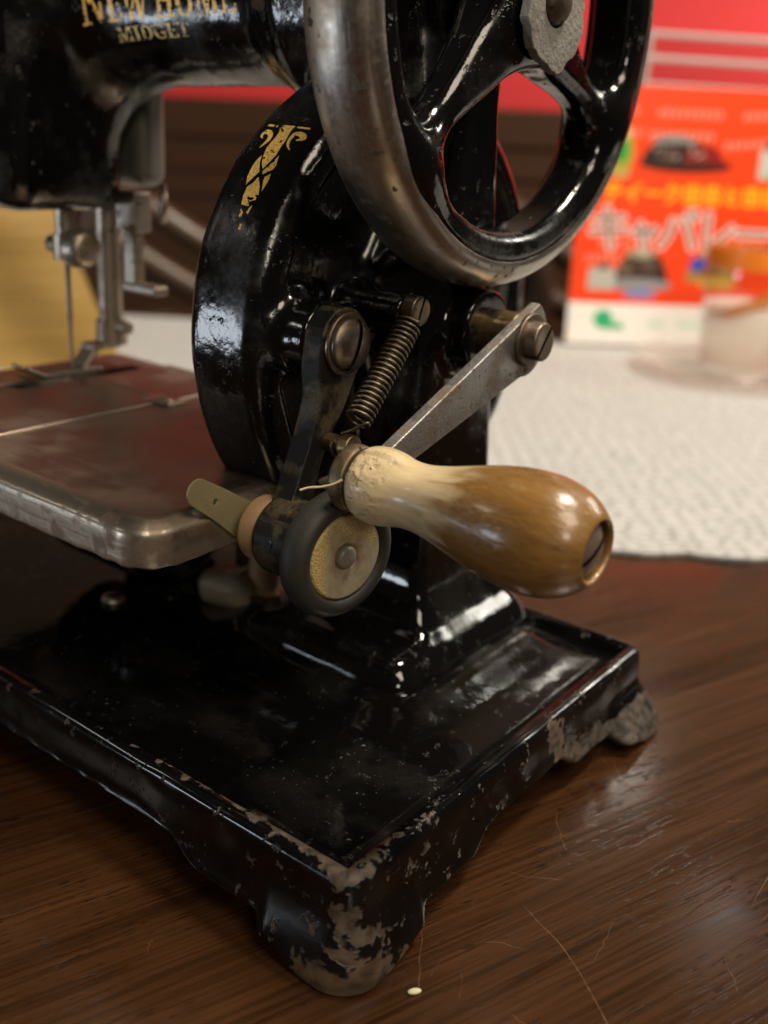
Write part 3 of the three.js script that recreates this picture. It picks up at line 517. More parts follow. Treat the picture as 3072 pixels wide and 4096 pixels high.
// ---- the cast body: foot pad, pillar, round gear housing, neck, arm and head in one skin
const DY = 0.1175, DZ = -0.098, AY = 0.1965;
const wave = (x, y, z) => 0.00022 * (noise3(x * 210, y * 150, z * 210, 5) - 0.5) + 0.0003 * (noise3(x * 80, y * 80, z * 80, 6) - 0.5);
function bodySDF(x, y, z) {
  // housing
  const rad = Math.hypot(y - DY, z - DZ), R = 0.0618 + (-0.0745 - x) * 0.1;
  let a = rad - R + 0.005, b = Math.abs(x + 0.0762) - 0.0112 + 0.005;
  let d = Math.hypot(Math.max(a, 0), Math.max(b, 0)) + Math.min(Math.max(a, b), 0) - 0.005;
  d = smax(d, -sdCylX(x, y, z, DY, DZ, -0.0668, -0.05, 0.0525, 0.001), 0.002);                                // dished face
  d = smin(d, sdCylX(x, y, z, DY, DZ, -0.08, -0.0585, 0.027, 0.004), 0.012);
  // pillar: tapering slab in front of the housing
  const hw = mix(0.0265, 0.009, clamp((y - 0.03) / 0.14)), right = sdBox(x, y, z, -0.0635, 0.105, DZ, 0.0145, 0.082, hw, 0.003);
  let leg = smax(right, -sdBox(x, y, z, -0.056, 0.052, -0.056, 0.03, 0.025, 0.0295, 0.012), 0.004);
  leg = smax(leg, -sdBox(x, y, z, -0.05, 0.0395, -0.1225, 0.03, 0.0075, 0.0014, 0.001), 0.001);
  d = smin(d, leg, 0.01);
  d = smin(d, sdBox(x, y, z, -0.072, 0.066, -0.116, 0.0055, 0.042, 0.0155, 0.003), 0.003);                     // rear flange
  // bosses
  d = smin(d, sdCylX(x, y, z, 0.1185, -0.0975, -0.07, -0.0415, 0.0105, 0.0012), 0.004);
  d = smin(d, sdCylX(x, y, z, 0.1195, -0.0505, -0.07, -0.0552, 0.0088, 0.001), 0.005);
  d = smin(d, sdCylX(x, y, z, 0.125, -0.069, -0.07, -0.0465, 0.0045, 0.0008), 0.003);
  // foot pad with a low frame
  let pad = sdBox(x, y, z, -0.066, 0.0255, -0.095, 0.0295, 0.0055, 0.0325, 0.005);
  pad = smax(pad, -sdBox(x, y, z, -0.078, 0.034, -0.0965, 0.0225, 0.006, 0.0275, 0.003), 0.003);
  d = smin(d, pad, 0.026);
  // neck, arm boss
  d = smin(d, sdBox(x, y, z, -0.0745, 0.174, DZ, 0.0105, 0.02, 0.0165, 0.0095), 0.016);
  let up = sdCylX(x, y, z, AY, DZ, -0.0845, -0.061, 0.0258, 0.0035);
  up = smin(up, sdCylX(x, y, z, AY, DZ, -0.064, -0.054, 0.0135, 0.002), 0.003);
  d = smin(d, up, 0.0025);
  // arm and head
  const ar = 0.0215 + 0.0014 * clamp((-0.12 - x) / 0.05) - 0.0005;
  let arm = sdCylX(x, y, z, AY, DZ, -0.24, -0.08, ar, 0.004);
  arm = smin(arm, sdCylX(x, y, z, AY, DZ, -0.096, -0.083, 0.0238, 0.003), 0.02);
  let head = sdBox(x, y, z, -0.211, 0.2, -0.0755, 0.0305, 0.0655, 0.0235, 0.012);
  head = smax(head, 0.1345 + 9 * Math.max(0, -0.203 - x) ** 2 - y, 0.006);
  arm = smin(arm, head, 0.026);
  d = smin(d, arm, 0.003);
  return d + wave(x, y, z) * (y < 0.07 ? 0.45 : 1);
}
const bodyPart = (x, y, z) => (x < -0.1725 && y < 0.262 ? 'head' : x < -0.0852 && y > 0.168 ? 'arm' : y > 0.168 && x < -0.05 && (Math.hypot(y - AY, z - DZ) < 0.0275) ? 'arm_boss' : y < 0.0333 ? 'pillar_foot' : x > -0.0655 && Math.abs(z - DZ) < 0.028 ? 'pillar' : y < 0.058 ? 'pillar' : 'gear_housing');
{
  const parts = surfaceNets(bodySDF, [-0.25, 0.018, -0.168], [-0.036, 0.27, -0.03], 0.00085, bodyPart);
  for (const k of ['gear_housing', 'pillar', 'pillar_foot', 'arm_boss', 'arm', 'head']) if (parts[k]) mesh(k, parts[k], k.startsWith('pillar') ? M.enamelFloor : M.enamelSoft, machine);
}
const bodyRay = (o, d, t0, t1) => { let t = t0; for (let i = 0; i < 80; i++) { const s = bodySDF(o.x + d.x * t, o.y + d.y * t, o.z + d.z * t); if (s < 0.00002) return t; t += Math.max(s * 0.8, 0.00002); if (t > t1) return t1; } return t; };
// gold lettering and ornament: thin transfers lying on the enamel
function transfer(name, x0, x1, t0, t1, cy, cz, r0, tex, label) {
  const nu = 90, nv = 50, pos = [], uv = [], idx = [];
  for (let j = 0; j <= nv; j++) for (let i = 0; i <= nu; i++) {
    const x = mix(x0, x1, i / nu), t = mix(t0, t1, j / nv) * DEG, d = V3(0, -Math.sin(t), -Math.cos(t)), o = V3(x, cy, cz).addScaledVector(d, -(r0 + 0.01));
    const h = bodyRay(o, d, 0, 0.02) - 0.00006; pos.push(x, o.y + d.y * h, o.z + d.z * h); uv.push(i / nu, j / nv);
  }
  for (let j = 0; j < nv; j++) for (let i = 0; i < nu; i++) { const a = j * (nu + 1) + i, b = a + nu + 1; idx.push(a, a + 1, b, b, a + 1, b + 1); }
  const g = new THREE.BufferGeometry(); g.setAttribute('position', new THREE.Float32BufferAttribute(pos, 3)); g.setAttribute('uv', new THREE.Float32BufferAttribute(uv, 2)); g.setIndex(idx); g.computeVertexNormals();
  const m = mesh(name, g, std({ map: tex, alphaTest: 0.5, transparent: false, roughness: 0.4, metalness: 0.1 }), machine);
  if (label) m.userData.label = label;
}
function worn(cv, amount, sc) { // eat holes into the transfer and mottle its gold
  const c = cv.getContext('2d'), im = c.getImageData(0, 0, cv.width, cv.height), d = im.data;
  for (let y = 0; y < cv.height; y++) for (let x = 0; x < cv.width; x++) {
    const o = (y * cv.width + x) * 4, n = fbm2(x / sc, y / sc, 0, 0, 4, 801), m = 0.75 + 0.5 * fbm2(x / 6, y / 6, 0, 0, 2, 811);
    for (let q = 0; q < 3; q++) d[o + q] = clamp(d[o + q] * m, 0, 255);
    if (n > amount(x, y)) d[o + 3] = 0;
  }
  c.putImageData(im, 0, 0);
  const t = new THREE.CanvasTexture(cv); t.colorSpace = THREE.SRGBColorSpace; return t;
}
{
  const cv = document.createElement('canvas'); cv.width = 1600; cv.height = 400;                  // x -0.182 .. -0.106, angle -34 .. +12 degrees
  const c = cv.getContext('2d'), X = (x) => (x + 0.182) / 0.076 * 1600, Y = (t) => (12 - t) / 46 * 400;
  const word = (text, xa, xb, ta, tb, capDeg, font) => {
    c.save(); c.translate(X(xa), Y(ta)); c.rotate(Math.atan2(Y(tb) - Y(ta), X(xb) - X(xa))); c.font = 'bold 100px ' + font;
    const w = c.measureText(text).width, cap = 71.5, L = Math.hypot(X(xb) - X(xa), Y(tb) - Y(ta));
    c.scale(L / w, capDeg / 46 * 400 / cap); c.fillText(text, 0, 0); c.restore();
  };
  c.fillStyle = '#f2bd60'; word('NEW HOME', -0.1705, -0.1125, -17.8, -12.9, 22, 'serif'); c.fillStyle = '#ecd08a'; word('MIDGET', -0.1612, -0.1315, -31, -28, 10, 'serif');
  transfer('lettering', -0.182, -0.106, -34, 12, AY, DZ, 0.024, worn(cv, () => 0.63, 26), 'worn gold lettering on the arm');
}
{
  const cv = document.createElement('canvas'); cv.width = 360; cv.height = 700;                   // x -0.086 .. -0.068, angle 54 down to 21.5 degrees
  const c = cv.getContext('2d'); c.fillStyle = '#d8b25e';
  const shape = (a) => { c.beginPath(); const n = a.length / 2; for (let i = 0; i < n; i++) { const j = (i + 1) % n, mx = (a[2 * i] + a[2 * j]) / 2, my = (a[2 * i + 1] + a[2 * j + 1]) / 2; if (!i) c.moveTo(mx, my); const k = (j + 1) % n, qx = (a[2 * j] + a[2 * k]) / 2, qy = (a[2 * j + 1] + a[2 * k + 1]) / 2; c.quadraticCurveTo(a[2 * j], a[2 * j + 1], qx, qy); } c.fill(); };
  const poly = (a) => { c.beginPath(); for (let i = 0; i < a.length; i += 2) (i ? c.lineTo(a[i], a[i + 1]) : c.moveTo(a[i], a[i + 1])); c.fill(); };
  poly([80, 88, 134, 86, 136, 98, 78, 102]); poly([238, 75, 312, 71, 318, 84, 244, 86]);
  poly([146, 84, 228, 75, 224, 112, 234, 168, 234, 218, 236, 261, 222, 308, 206, 345, 184, 315, 168, 270, 160, 229, 166, 179, 168, 132]);
  poly([160, 272, 172, 315, 196, 362, 182, 390, 170, 412, 158, 438, 144, 393, 142, 332, 148, 300]); poly([254, 261, 266, 313, 262, 339, 242, 354, 220, 373, 212, 354, 232, 324, 242, 293]);
  poly([262, 360, 268, 399, 260, 457, 242, 405, 234, 388, 252, 371]); poly([206, 388, 236, 431, 252, 479, 252, 498, 228, 509, 222, 537, 180, 533, 170, 490, 170, 444, 192, 423]);
  poly([242, 526, 236, 574, 222, 567, 230, 544]); poly([206, 569, 204, 604, 190, 589, 186, 552]); poly([220, 623, 222, 669, 208, 649, 210, 621]);
  shape([116, 121, 144, 145, 152, 179, 138, 211, 116, 244, 122, 216, 130, 181, 120, 155, 98, 147, 90, 164, 106, 183, 82, 175, 78, 153, 88, 123]);
  shape([256, 110, 292, 104, 328, 121, 336, 147, 318, 162, 286, 166, 288, 155, 306, 149, 286, 132, 264, 140, 260, 173, 274, 205, 300, 226, 278, 220, 250, 192, 242, 157, 244, 125]);
  transfer('ornament', -0.086, -0.068, 54 - 35 / 0.0618 / DEG / 1000, 54, DY, DZ, 0.0625, worn(cv, (x, y) => 0.72 - 0.16 * sstep(380, 600, y), 30), 'gold scroll ornament, flaking at its lower end');
}
// ---- handwheel
{
  const X0 = -0.0432, WY = 0.1952, wheel = new THREE.Group(); wheel.name = 'handwheel'; machine.add(wheel);
  const spokes = [-42, -153, 83].map((t) => [Math.sin(t * DEG), Math.cos(t * DEG)]);
  const wheelSDF = (x, y, z) => {
    const yy = y - WY, zz = z - DZ, r = Math.hypot(yy, zz), a = x - X0;
    const p = Math.abs(r - 0.0562) - 0.0044 + 0.0036, q = Math.abs(a) - 0.0072 + 0.0036;
    let d = Math.hypot(Math.max(p, 0), Math.max(q, 0)) + Math.min(Math.max(p, q), 0) - 0.0036;
    let hub = sdCylX(x, y, z, WY, DZ, X0 - 0.006, X0 + 0.0065, 0.013, 0.002);
    for (const [sy, sz] of spokes) {
      const along = yy * sy + zz * sz, across = Math.abs(yy * sz - zz * sy), w = mix(0.0082, 0.0042, sstep(0.012, 0.04, along));
      const e0 = Math.max(Math.abs(along - 0.028) - 0.024, 0), e1 = across - w + 0.004, e2 = Math.abs(a - mix(0.0005, 0, sstep(0.01, 0.05, along))) - mix(0.0062, 0.0048, sstep(0.01, 0.042, along)) + 0.004;
      hub = smin(hub, Math.hypot(e0, Math.max(e1, 0), Math.max(e2, 0)) + Math.min(Math.max(e1, e2), 0) - 0.004, 0.008);
    }
    d = smin(d, hub, 0.0135);
    d = smax(d, r - 0.0606, 0.001);
    d = smax(d, -sdCylX(x, y, z, WY, DZ, X0 + 0.0095, X0 + 0.03, 0.02, 0.001), 0.001);
    return d + 0.7 * wave(x, y, z);
  };
  mesh('wheel_body', surfaceNets(wheelSDF, [X0 - 0.014, WY - 0.064, DZ - 0.064], [X0 + 0.016, WY + 0.064, DZ + 0.064], 0.0006).all, M.enamelWheel, wheel);
  const arc = []; for (let i = 0; i <= 28; i++) { const t = Math.PI * (1 - i / 28); arc.push([X0 - 0.0016 + 0.0092 * Math.cos(t), 0.0592 + 0.0062 * Math.pow(Math.sin(t), 0.85)]); }
  mesh('nickel_rim', latheX([[X0 - 0.0105, 0.058], ...arc, [X0 + 0.0073, 0.0584]], WY, DZ, 160), M.rimNickel, wheel);
  // broken grey washer and the shaft end in the hub
  const o = []; for (let i = 0; i < 72; i++) { const t = i / 72 * Math.PI * 2, r = 0.0122 + 0.0026 * Math.max(0, Math.cos(t + 1.75)) + 0.0022 * (fbm2(Math.cos(t) * 3 + 9, Math.sin(t) * 3 + 9, 0, 0, 3, 91) - 0.5) * 2; o.push([WY + r * Math.sin(t), DZ + r * Math.cos(t)]); }
  const hole = new THREE.Path().absarc(DZ, WY, 0.0058, 0, Math.PI * 2, true);
  mesh('washer', slab(o, X0 + 0.0096, X0 + 0.012, 0.0003, [hole]), std({ color: rgb(0.2, 0.19, 0.17), roughness: 0.75, bumpMap: scaled(enB, 40), bumpScale: 0.0006 }), wheel);
  mesh('shaft_end', latheX(smoothProfile([[X0 + 0.004, 0.0053], [X0 + 0.0113, 0.0053], [X0 + 0.013, 0.0045], [X0 + 0.014, 0.002], [X0 + 0.0142, 0]], 24), WY, DZ, 48), M.darkSteel, wheel);
}
// ---- cloth plate with rolled edge, sliding cover and shuttle slot
{
  const x0 = -0.216, x1 = -0.066, z0 = -0.117, z1 = -0.004, r = 0.0095, top = 0.0823;
  const [c, rg, b] = textures(1024, 1024, ['color', 'data', 'data'], (u, v, put) => {
    const s = u * 0.128, l = v * 0.024, n = fbm2(s * 230, l * 230, 0, 0, 4, 701), big = fbm2(s * 45, l * 90, 0, 0, 3, 711), st = fbm2(s * 30, l * 1400, 0, 0, 2, 721);
    const edge = sstep(0.0018, 0.0032, l + 0.0024 * (n - 0.5)), t = sstep(0.4, 0.62, n * 0.8 + big * 0.25);
    put(0, mix(0.42, mix(0.3, 0.64, t), edge), mix(0.33, mix(0.24, 0.57, t), edge), mix(0.27, mix(0.19, 0.46, t), edge));
    put(1, 0, mix(0.38 + 0.1 * big, 0.36 + 0.24 * (1 - t), edge), 0); put(2, 0.5 + 0.5 * (n - 0.5) * edge + 0.1 * (st - 0.5));
  });
  for (const t of [c, rg, b]) { t.repeat.set(1 / 0.128, 1 / 0.024); t.wrapT = THREE.ClampToEdgeWrapping; }
  const rolled = std({ metalness: 1, map: c, roughnessMap: rg, roughness: 1, bumpMap: b, bumpScale: 0.00022 });
  const [tc, tr, tb] = textures(1024, 1024, ['color', 'data', 'data'], (u, v, put) => {
    const big = fbm2(u * 6, v * 6, 6, 6, 4, 731), st = fbm2(u * 14, v * 260, 14, 260, 2, 741), fine = fbm2(u * 160, v * 160, 160, 160, 2, 751), k = 0.86 + 0.22 * (big - 0.5) + 0.12 * (st - 0.5);
    put(0, 0.42 * k, 0.335 * k, 0.275 * k); put(1, 0, 0.34 + 0.14 * sstep(0.4, 0.7, big) + 0.08 * (st - 0.5) + 0.05 * (fine - 0.5), 0); put(2, 0.5 + 0.25 * (st - 0.5) + 0.2 * (fine - 0.5));
  });
  const flat = std({ metalness: 1, map: scaled(tc, 10), roughnessMap: scaled(tr, 10), roughness: 1, bumpMap: scaled(tb, 10), bumpScale: 0.00005 });
  const plate = new THREE.Group(); plate.name = 'cloth_plate'; machine.add(plate);
  mesh('rolled_edge', sweepRect(x0, x1, z0, z1, r, 0.0014, (s) => { const w = 0.0005 * (noise2(s * 90, 3, 0, 0, 88) - 0.5) + 0.0006 * (noise2(s * 300, 3, 0, 0, 89) - 0.5); return [[-0.006, top], [-0.0046, top - 0.00005], [-0.0036, top - 0.0003], [-0.0024, top - 0.0009], [-0.0011, top - 0.0018], [-0.0004, top - 0.0025], [-0.0001, top - 0.0034], [0.0, top - 0.0055], [0.0, top - 0.0082], [0, top - 0.0106 + w], [-0.0004, top - 0.0111 + w], [-0.001, top - 0.0109 + w], [-0.0013, top - 0.01]]; }, 30), rolled, plate);
  const s = new THREE.Shape(), P = rectPath(x0 + 0.006, x1 - 0.006, z0 + 0.006, z1 - 0.006, r - 0.006, 0.0014);
  P.forEach((p, i) => (i ? s.lineTo(p[0], -p[1]) : s.moveTo(p[0], -p[1])));
  const hole = (a) => { const h = new THREE.Path(); a.forEach(([x, z], i) => (i ? h.lineTo(x, -z) : h.moveTo(x, -z))); s.holes.push(h); };
  hole([[-0.192, -0.104], [-0.1855, -0.104], [-0.1855, -0.054], [-0.2, -0.054], [-0.2, -0.066], [-0.192, -0.068]]);
  const g = new THREE.ShapeGeometry(s, 12).rotateX(-Math.PI / 2).translate(0, top, 0);
  mesh('top', metricUV(g), flat, plate);
  mesh('sliding_cover', metricUV(new RoundedBoxGeometry(0.0385, 0.0018, 0.062, 3, 0.0006).translate(-0.1645, top - 0.0003, -0.0475)), flat, plate);
  mesh('sliding_cover', metricUV(new RoundedBoxGeometry(0.0385, 0.0018, 0.033, 3, 0.0006).translate(-0.163, top - 0.0003, -0.0968)), flat, plate);
  mesh('needle_plate', rbox(0.022, 0.0016, 0.047, 0.0005, -0.2035, top - 0.0002, -0.0385), M.nickel, plate);
  mesh('cover_latch', merged([rbox(0.012, 0.0012, 0.007, 0.0005, -0.1455, top + 0.0006, -0.0785), rbox(0.005, 0.0016, 0.003, 0.0006, -0.143, top + 0.0012, -0.077)]), M.nickel, plate);
  // underside: bed arm, shuttle carrier, posts
  mesh('bed_arm', metricUV(cylX(-0.205, -0.08, 0.0115, 0.0655, -0.088, 0.004)), M.enamel, machine);
  mesh('shuttle_race', metricUV(merged([cylX(-0.168, -0.122, 0.021, 0.052, -0.066, 0.005), rbox(0.02, 0.03, 0.03, 0.005, -0.15, 0.04, -0.085)])), M.enamel, machine);
  mesh('bed_foot', metricUV(merged([new RoundedBoxGeometry(0.021, 0.012, 0.016, 4, 0.005).rotateZ(0.12).translate(-0.1135, 0.0295, -0.078), rbox(0.011, 0.026, 0.01, 0.003, -0.1155, 0.0405, -0.0895)])), std({ color: rgb(0.34, 0.3, 0.21), roughness: 0.45 }), machine);
  mesh('brass_post', metricUV(at(new THREE.CylinderGeometry(0.005, 0.005, 0.045, 32), -0.1035, 0.0485, -0.0815)), std({ color: rgb(0.55, 0.36, 0.19), metalness: 0.2, roughness: 0.45 }), machine);
  mesh('post_collar', metricUV(at(new THREE.CylinderGeometry(0.0068, 0.0074, 0.006, 32), -0.1035, 0.0275, -0.0815)), M.darkSteel, machine);
  mesh('bed_screw', metricUV(at(new THREE.SphereGeometry(0.0036, 24, 16).scale(1, 0.6, 1), -0.139, 0.0255, -0.0515)), M.nickel, machine);
}
// slotted screw head facing +x
function screwX(name, x0, h, r, y, z, turn, dome, material, parent) {
  const half = (s) => {
    const prof = [[0, r], [h * (dome ? 0.35 : 0.8), r], [h * (dome ? 0.7 : 0.95), r * (dome ? 0.8 : 0.97)], [h * (dome ? 0.92 : 1), r * (dome ? 0.5 : 0.9)], [h, 0]];
    const g = new THREE.LatheGeometry(smoothProfile(prof, dome ? 14 : 20).map(([a, b]) => new THREE.Vector2(Math.max(b, 1e-5), a)), 28, 0, Math.PI).rotateZ(-Math.PI / 2);
    // half disc lies on one side of the slot
    g.rotateX(s > 0 ? 0 : Math.PI); g.computeBoundingBox(); const c = V3(); g.boundingBox.getCenter(c); const l = Math.hypot(c.y, c.z) || 1;
    return g.translate(0, (c.y / l) * r * 0.11, (c.z / l) * r * 0.11).rotateX(turn).translate(x0, y, z);
  };
  const m = mesh(name, metricUV(merged([half(1), half(-1)])), material, parent);
  mesh('slot', cylX(x0 - 0.0005, x0 + h * 0.55, r * 0.9, y, z, 0.0002, 32), M.black, m);  // black core inside the head makes the slot read as shaded
  return m;
}
// ---- crank: shaft, flat steel arm, wooden handle
{
  const crank = new THREE.Group(); crank.name = 'crank'; machine.add(crank);
  mesh('shaft', metricUV(cylX(-0.046, -0.0325, 0.0062, 0.1182, -0.0985, 0.0006)), M.brass, crank);
  const cy = 0.1182, cz = -0.0985, R = 0.0096, out = [[0.0908, -0.036], [0.0918, -0.0415], [0.0962, -0.0518]];
  for (let i = 0; i <= 20; i++) { const t = mix(-100, 62, i / 20) * DEG; out.push([cy + R * Math.sin(t), cz - R * Math.cos(t)]); }
  out.push([0.1005, -0.0425], [0.0975, -0.0365], [0.0975, -0.031], [0.093, -0.0295]);
  mesh('crank_arm', slab(out, -0.0332, -0.0302, 0.00035), nickel([1.05, 1.17, 1.36], { roughness: 1.3, bumpScale: 0.0002, map: scaled(niC, 1 / 0.035), roughnessMap: scaled(niR, 1 / 0.035), bumpMap: scaled(niB, 1 / 0.035) }), crank);
  mesh('washer', metricUV(cylX(-0.0303, -0.0288, 0.0068, cy, cz, 0.0005)), M.darkSteel, crank);
  screwX('pivot_screw', -0.029, 0.0036, 0.0046, cy, cz, 0.9, false, M.steel, crank);
  const hy = 0.0957, hz = -0.0338, prof = smoothProfile([[-0.0302, 0.0052], [-0.0298, 0.0068], [-0.0285, 0.0078], [-0.0255, 0.0083], [-0.0222, 0.008], [-0.0188, 0.0072], [-0.0145, 0.0071], [-0.009, 0.0081], [-0.003, 0.0097], [0.003, 0.0111], [0.009, 0.0119], [0.0135, 0.0119], [0.018, 0.011], [0.0215, 0.0093], [0.0236, 0.0076], [0.0245, 0.0066], [0.0246, 0.0061], [0.024, 0.0057], [0.0215, 0.0056], [0.021, 0]], 90);
  const [c, r, b] = textures(512, 1024, ['color', 'data', 'data'], (u, v, put) => {
    const l = v * 0.08, th = u, n = fbm2(u * 14, v * 14, 0, 0, 4, 901), gr = fbm2(u * 60, v * 9, 60, 0, 3, 911), fine = fbm2(u * 190, v * 60, 190, 0, 2, 921);
    const pale = 1 - sstep(0.021, 0.034, l + 0.008 * (n - 0.5) + 0.016 * (gr - 0.5)), rough = sstep(0.0145, 0.006, l + 0.006 * (n - 0.5)), edge = sstep(0.0605, 0.0622, l + 0.002 * (n - 0.5)) * sstep(0.2, 0.55, 0.5 + 0.5 * Math.cos(2 * Math.PI * (th - 0.62)));
    const k = 0.8 + 0.45 * (gr - 0.5) + 0.25 * (fine - 0.5), pk = 0.9 + 0.4 * (n - 0.5) + 0.2 * (gr - 0.5) - 0.25 * sstep(0.58, 0.75, fbm2(u * 22, v * 8, 22, 0, 4, 936)), pits = 0.5 * rough * sstep(0.62, 0.72, fbm2(u * 40, v * 55, 40, 0, 2, 931));
    const br = [0.25 * k, 0.13 * k, 0.034 * k], pa = [0.68 * pk, 0.54 * pk, 0.32 * pk], hole = sstep(0.95, 0.97, noise2(u * 36, v * 60, 0, 0, 941)) * rough;
    const f = (i) => mix(mix(br[i], pa[i], pale), [0.38, 0.23, 0.09][i], edge * 0.4) * (1 - 0.35 * pits) * (1 - 0.8 * hole);
    put(0, f(0), f(1), f(2)); put(1, 0, mix(0.3 + 0.12 * (n - 0.5), 0.4, pale) + 0.2 * pits, 0); put(2, 0.6 + 0.15 * (fine - 0.5) * (1 - pale) - 0.5 * pits - 0.5 * hole + rough * 0.5 * (fbm2(u * 50, v * 70, 50, 0, 3, 951) - 0.5));
  });
  const cr = Math.PI * 2 * 0.0119; for (const t of [c, r, b]) t.repeat.set(1 / cr, 1 / 0.08);
  mesh('handle', latheX(prof, hy, hz, 120), std({ map: c, roughnessMap: r, roughness: 1, bumpMap: b, bumpScale: 0.0006, clearcoat: 0.35, clearcoatRoughness: 0.13 }), crank);
  mesh('ferrule', latheX(smoothProfile([[-0.0345, 0.0058], [-0.0343, 0.0069], [-0.0335, 0.0073], [-0.032, 0.0073], [-0.0308, 0.007], [-0.0306, 0.006]], 20), hy, hz, 60), nickel([0.6, 0.55, 0.46], { roughness: 1.3 }), crank);
  const sc = screwX('handle_screw', 0.0214, 0.003, 0.0054, hy, hz, 0.5, true, std({ color: rgb(0.2, 0.15, 0.12), metalness: 0.5, roughness: 0.4 }), crank);
  const t = mesh('thread_end', tube([[-0.0302, hy + 0.0018, hz + 0.007], [-0.0315, hy + 0.0008, hz + 0.0079], [-0.034, hy - 0.0002, hz + 0.0092], [-0.0362, hy - 0.0006, hz + 0.0106], [-0.0375, hy - 0.0012, hz + 0.0118]], 0.00026, 30, 6), std({ color: rgb(0.55, 0.44, 0.26), roughness: 0.9 }), scene);
  tag(t, 'short loose thread clinging to the pale neck of the crank handle', 'thread');
  t.position.y = -0.004;
}
// ---- bobbin winder: lever, bush, rubber wheel, spring, stop
{
  const w = new THREE.Group(); w.name = 'bobbin_winder'; machine.add(w);
  const wy = 0.0765, wz = -0.0352;
  mesh('lever', slab(strap([[0.1196, -0.0503, 0.0083], [0.1135, -0.0486, 0.0068], [0.107, -0.0472, 0.0048], [0.1, -0.0438, 0.0034], [0.091, -0.0398, 0.0032], [0.083, -0.037, 0.0042], [wy, wz, 0.0062]]), -0.0562, -0.0502, 0.0006), M.grimy, w);
  screwX('lever_screw', -0.0492, 0.003, 0.0059, 0.1196, -0.0503, 1.25, true, nickel([0.62, 0.62, 0.62], { roughness: 1.1 }), w);
  mesh('lever_washer', metricUV(cylX(-0.0504, -0.0489, 0.0074, 0.1196, -0.0503, 0.0005)), M.darkSteel, w);
  mesh('bush', metricUV(cylX(-0.0552, -0.0432, 0.0092, wy, wz + 0.0007, 0.0012)), M.grimy, w);
  mesh('oil_hole_disc', at(new THREE.CylinderGeometry(0.0009, 0.0009, 0.0006, 20).rotateX(Math.PI / 2), -0.0492, wy + 0.0014, wz + 0.0007 + 0.0091), M.black, w);  // black disc on the surface, stands for the shade inside the hole
  mesh('fibre_washer', metricUV(cylX(-0.0612, -0.0545, 0.0079, wy, wz + 0.0006, 0.0012)), M.tan, w);
  const tab = strap([[0.0872, -0.0196, 0.0033], [0.083, -0.0258, 0.0038], [0.0765, -0.0345, 0.0046]]), hole = new THREE.Path().absarc(-0.0247, 0.0838, 0.0008, 0, 7, true);
  mesh('stop_plate', slab(tab, -0.066, -0.0654, 0.00012, [hole]), std({ color: rgb(0.3, 0.255, 0.14), metalness: 0.35, roughness: 0.5, bumpMap: scaled(niB, 1 / 0.03), bumpScale: 0.0002 }), w);
  const wheel = new THREE.Group(); wheel.name = 'winder_wheel'; wheel.position.set(-0.038, wy, wz); wheel.rotation.y = -9 * DEG; w.add(wheel);
  const ty = []; for (let i = 0; i <= 32; i++) { const t = Math.PI * 2 * i / 32; ty.push([0.0004 - 0.0039 * Math.cos(t) * (1 - 0.08 * Math.sin(t)), 0.0122 + 0.0029 * Math.sin(t)]); }
  mesh('tyre', latheX(ty, 0, 0, 96), M.rubber, w).position.copy(wheel.position); w.children[w.children.length - 1].rotation.y = wheel.rotation.y;
  const [c, r, b] = textures(512, 512, ['color', 'data', 'data'], (u, v, put) => {
    const x = u * 2 - 1, y = v * 2 - 1, rr = Math.hypot(x, y), a = Math.atan2(y, x), n = fbm2(u * 12, v * 12, 0, 0, 4, 961), g = fbm2(u * 75, v * 75, 0, 0, 2, 971);
    const left = sstep(-0.45, -0.7, x + 0.25 * (n - 0.5)) , up = 0.75 * sstep(0.3, 0.62, y + x * 0.3 + 0.4 * (n - 0.5)), yel = Math.max(left, up), rust = sstep(0.62, 0.2, rr + 0.45 * (n - 0.5)), gr = 0.5 + 0.9 * g;
    const f = (i) => mix(mix([0.36, 0.31, 0.21][i] * (0.8 + 0.4 * n), [0.26, 0.14, 0.07][i] * (0.7 + 0.6 * n), rust * 0.75), [0.55, 0.4, 0.14][i] * gr, yel * 0.85);
    put(0, f(0), f(1), f(2)); put(1, 0, 0.48 + 0.25 * yel + 0.15 * rust, 0); put(2, 0.5 + 0.7 * (g - 0.5) * yel + 0.2 * (n - 0.5));
  });
  const disc = latheX([[0.0028, 0.0102], [0.0036, 0.0099], [0.0038, 0.0094], [0.0038, 0.0037], [0.0034, 0.0033], [0.0033, 0.003], [0.003, 0.0028]], 0, 0, 80), uv = disc.attributes.uv, dp = disc.attributes.position;
  for (let i = 0; i < uv.count; i++) uv.setXY(i, 0.5 - dp.getZ(i) / 0.0204, 0.5 + dp.getY(i) / 0.0204);
  const place = (m) => { m.position.copy(wheel.position); m.rotation.y = wheel.rotation.y; return m; };
  place(mesh('disc', disc, std({ map: c, roughnessMap: r, roughness: 1, bumpMap: b, bumpScale: 0.0003, metalness: 0.15 }), w));
  place(mesh('spindle_end', latheX(smoothProfile([[-0.002, 0.0027], [0.0036, 0.0027], [0.0045, 0.0021], [0.0049, 0]], 16), 0, 0, 32), std({ color: rgb(0.26, 0.235, 0.2), metalness: 0.3, roughness: 0.5 }), w));
  w.remove(wheel);
  // tension spring with its two anchors
  const A0 = V3(-0.0448, 0.1232, -0.0672), B0 = V3(-0.0432, 0.1035, -0.0472), dir = B0.clone().sub(A0), len = dir.length(); dir.normalize();
  const e1 = V3(1, 0, 0).addScaledVector(dir, -dir.x).normalize(), e2 = dir.clone().cross(e1), pts = [], turns = 21;
  pts.push(V3(-0.0455, 0.1262, -0.0685), V3(-0.0447, 0.125, -0.069));
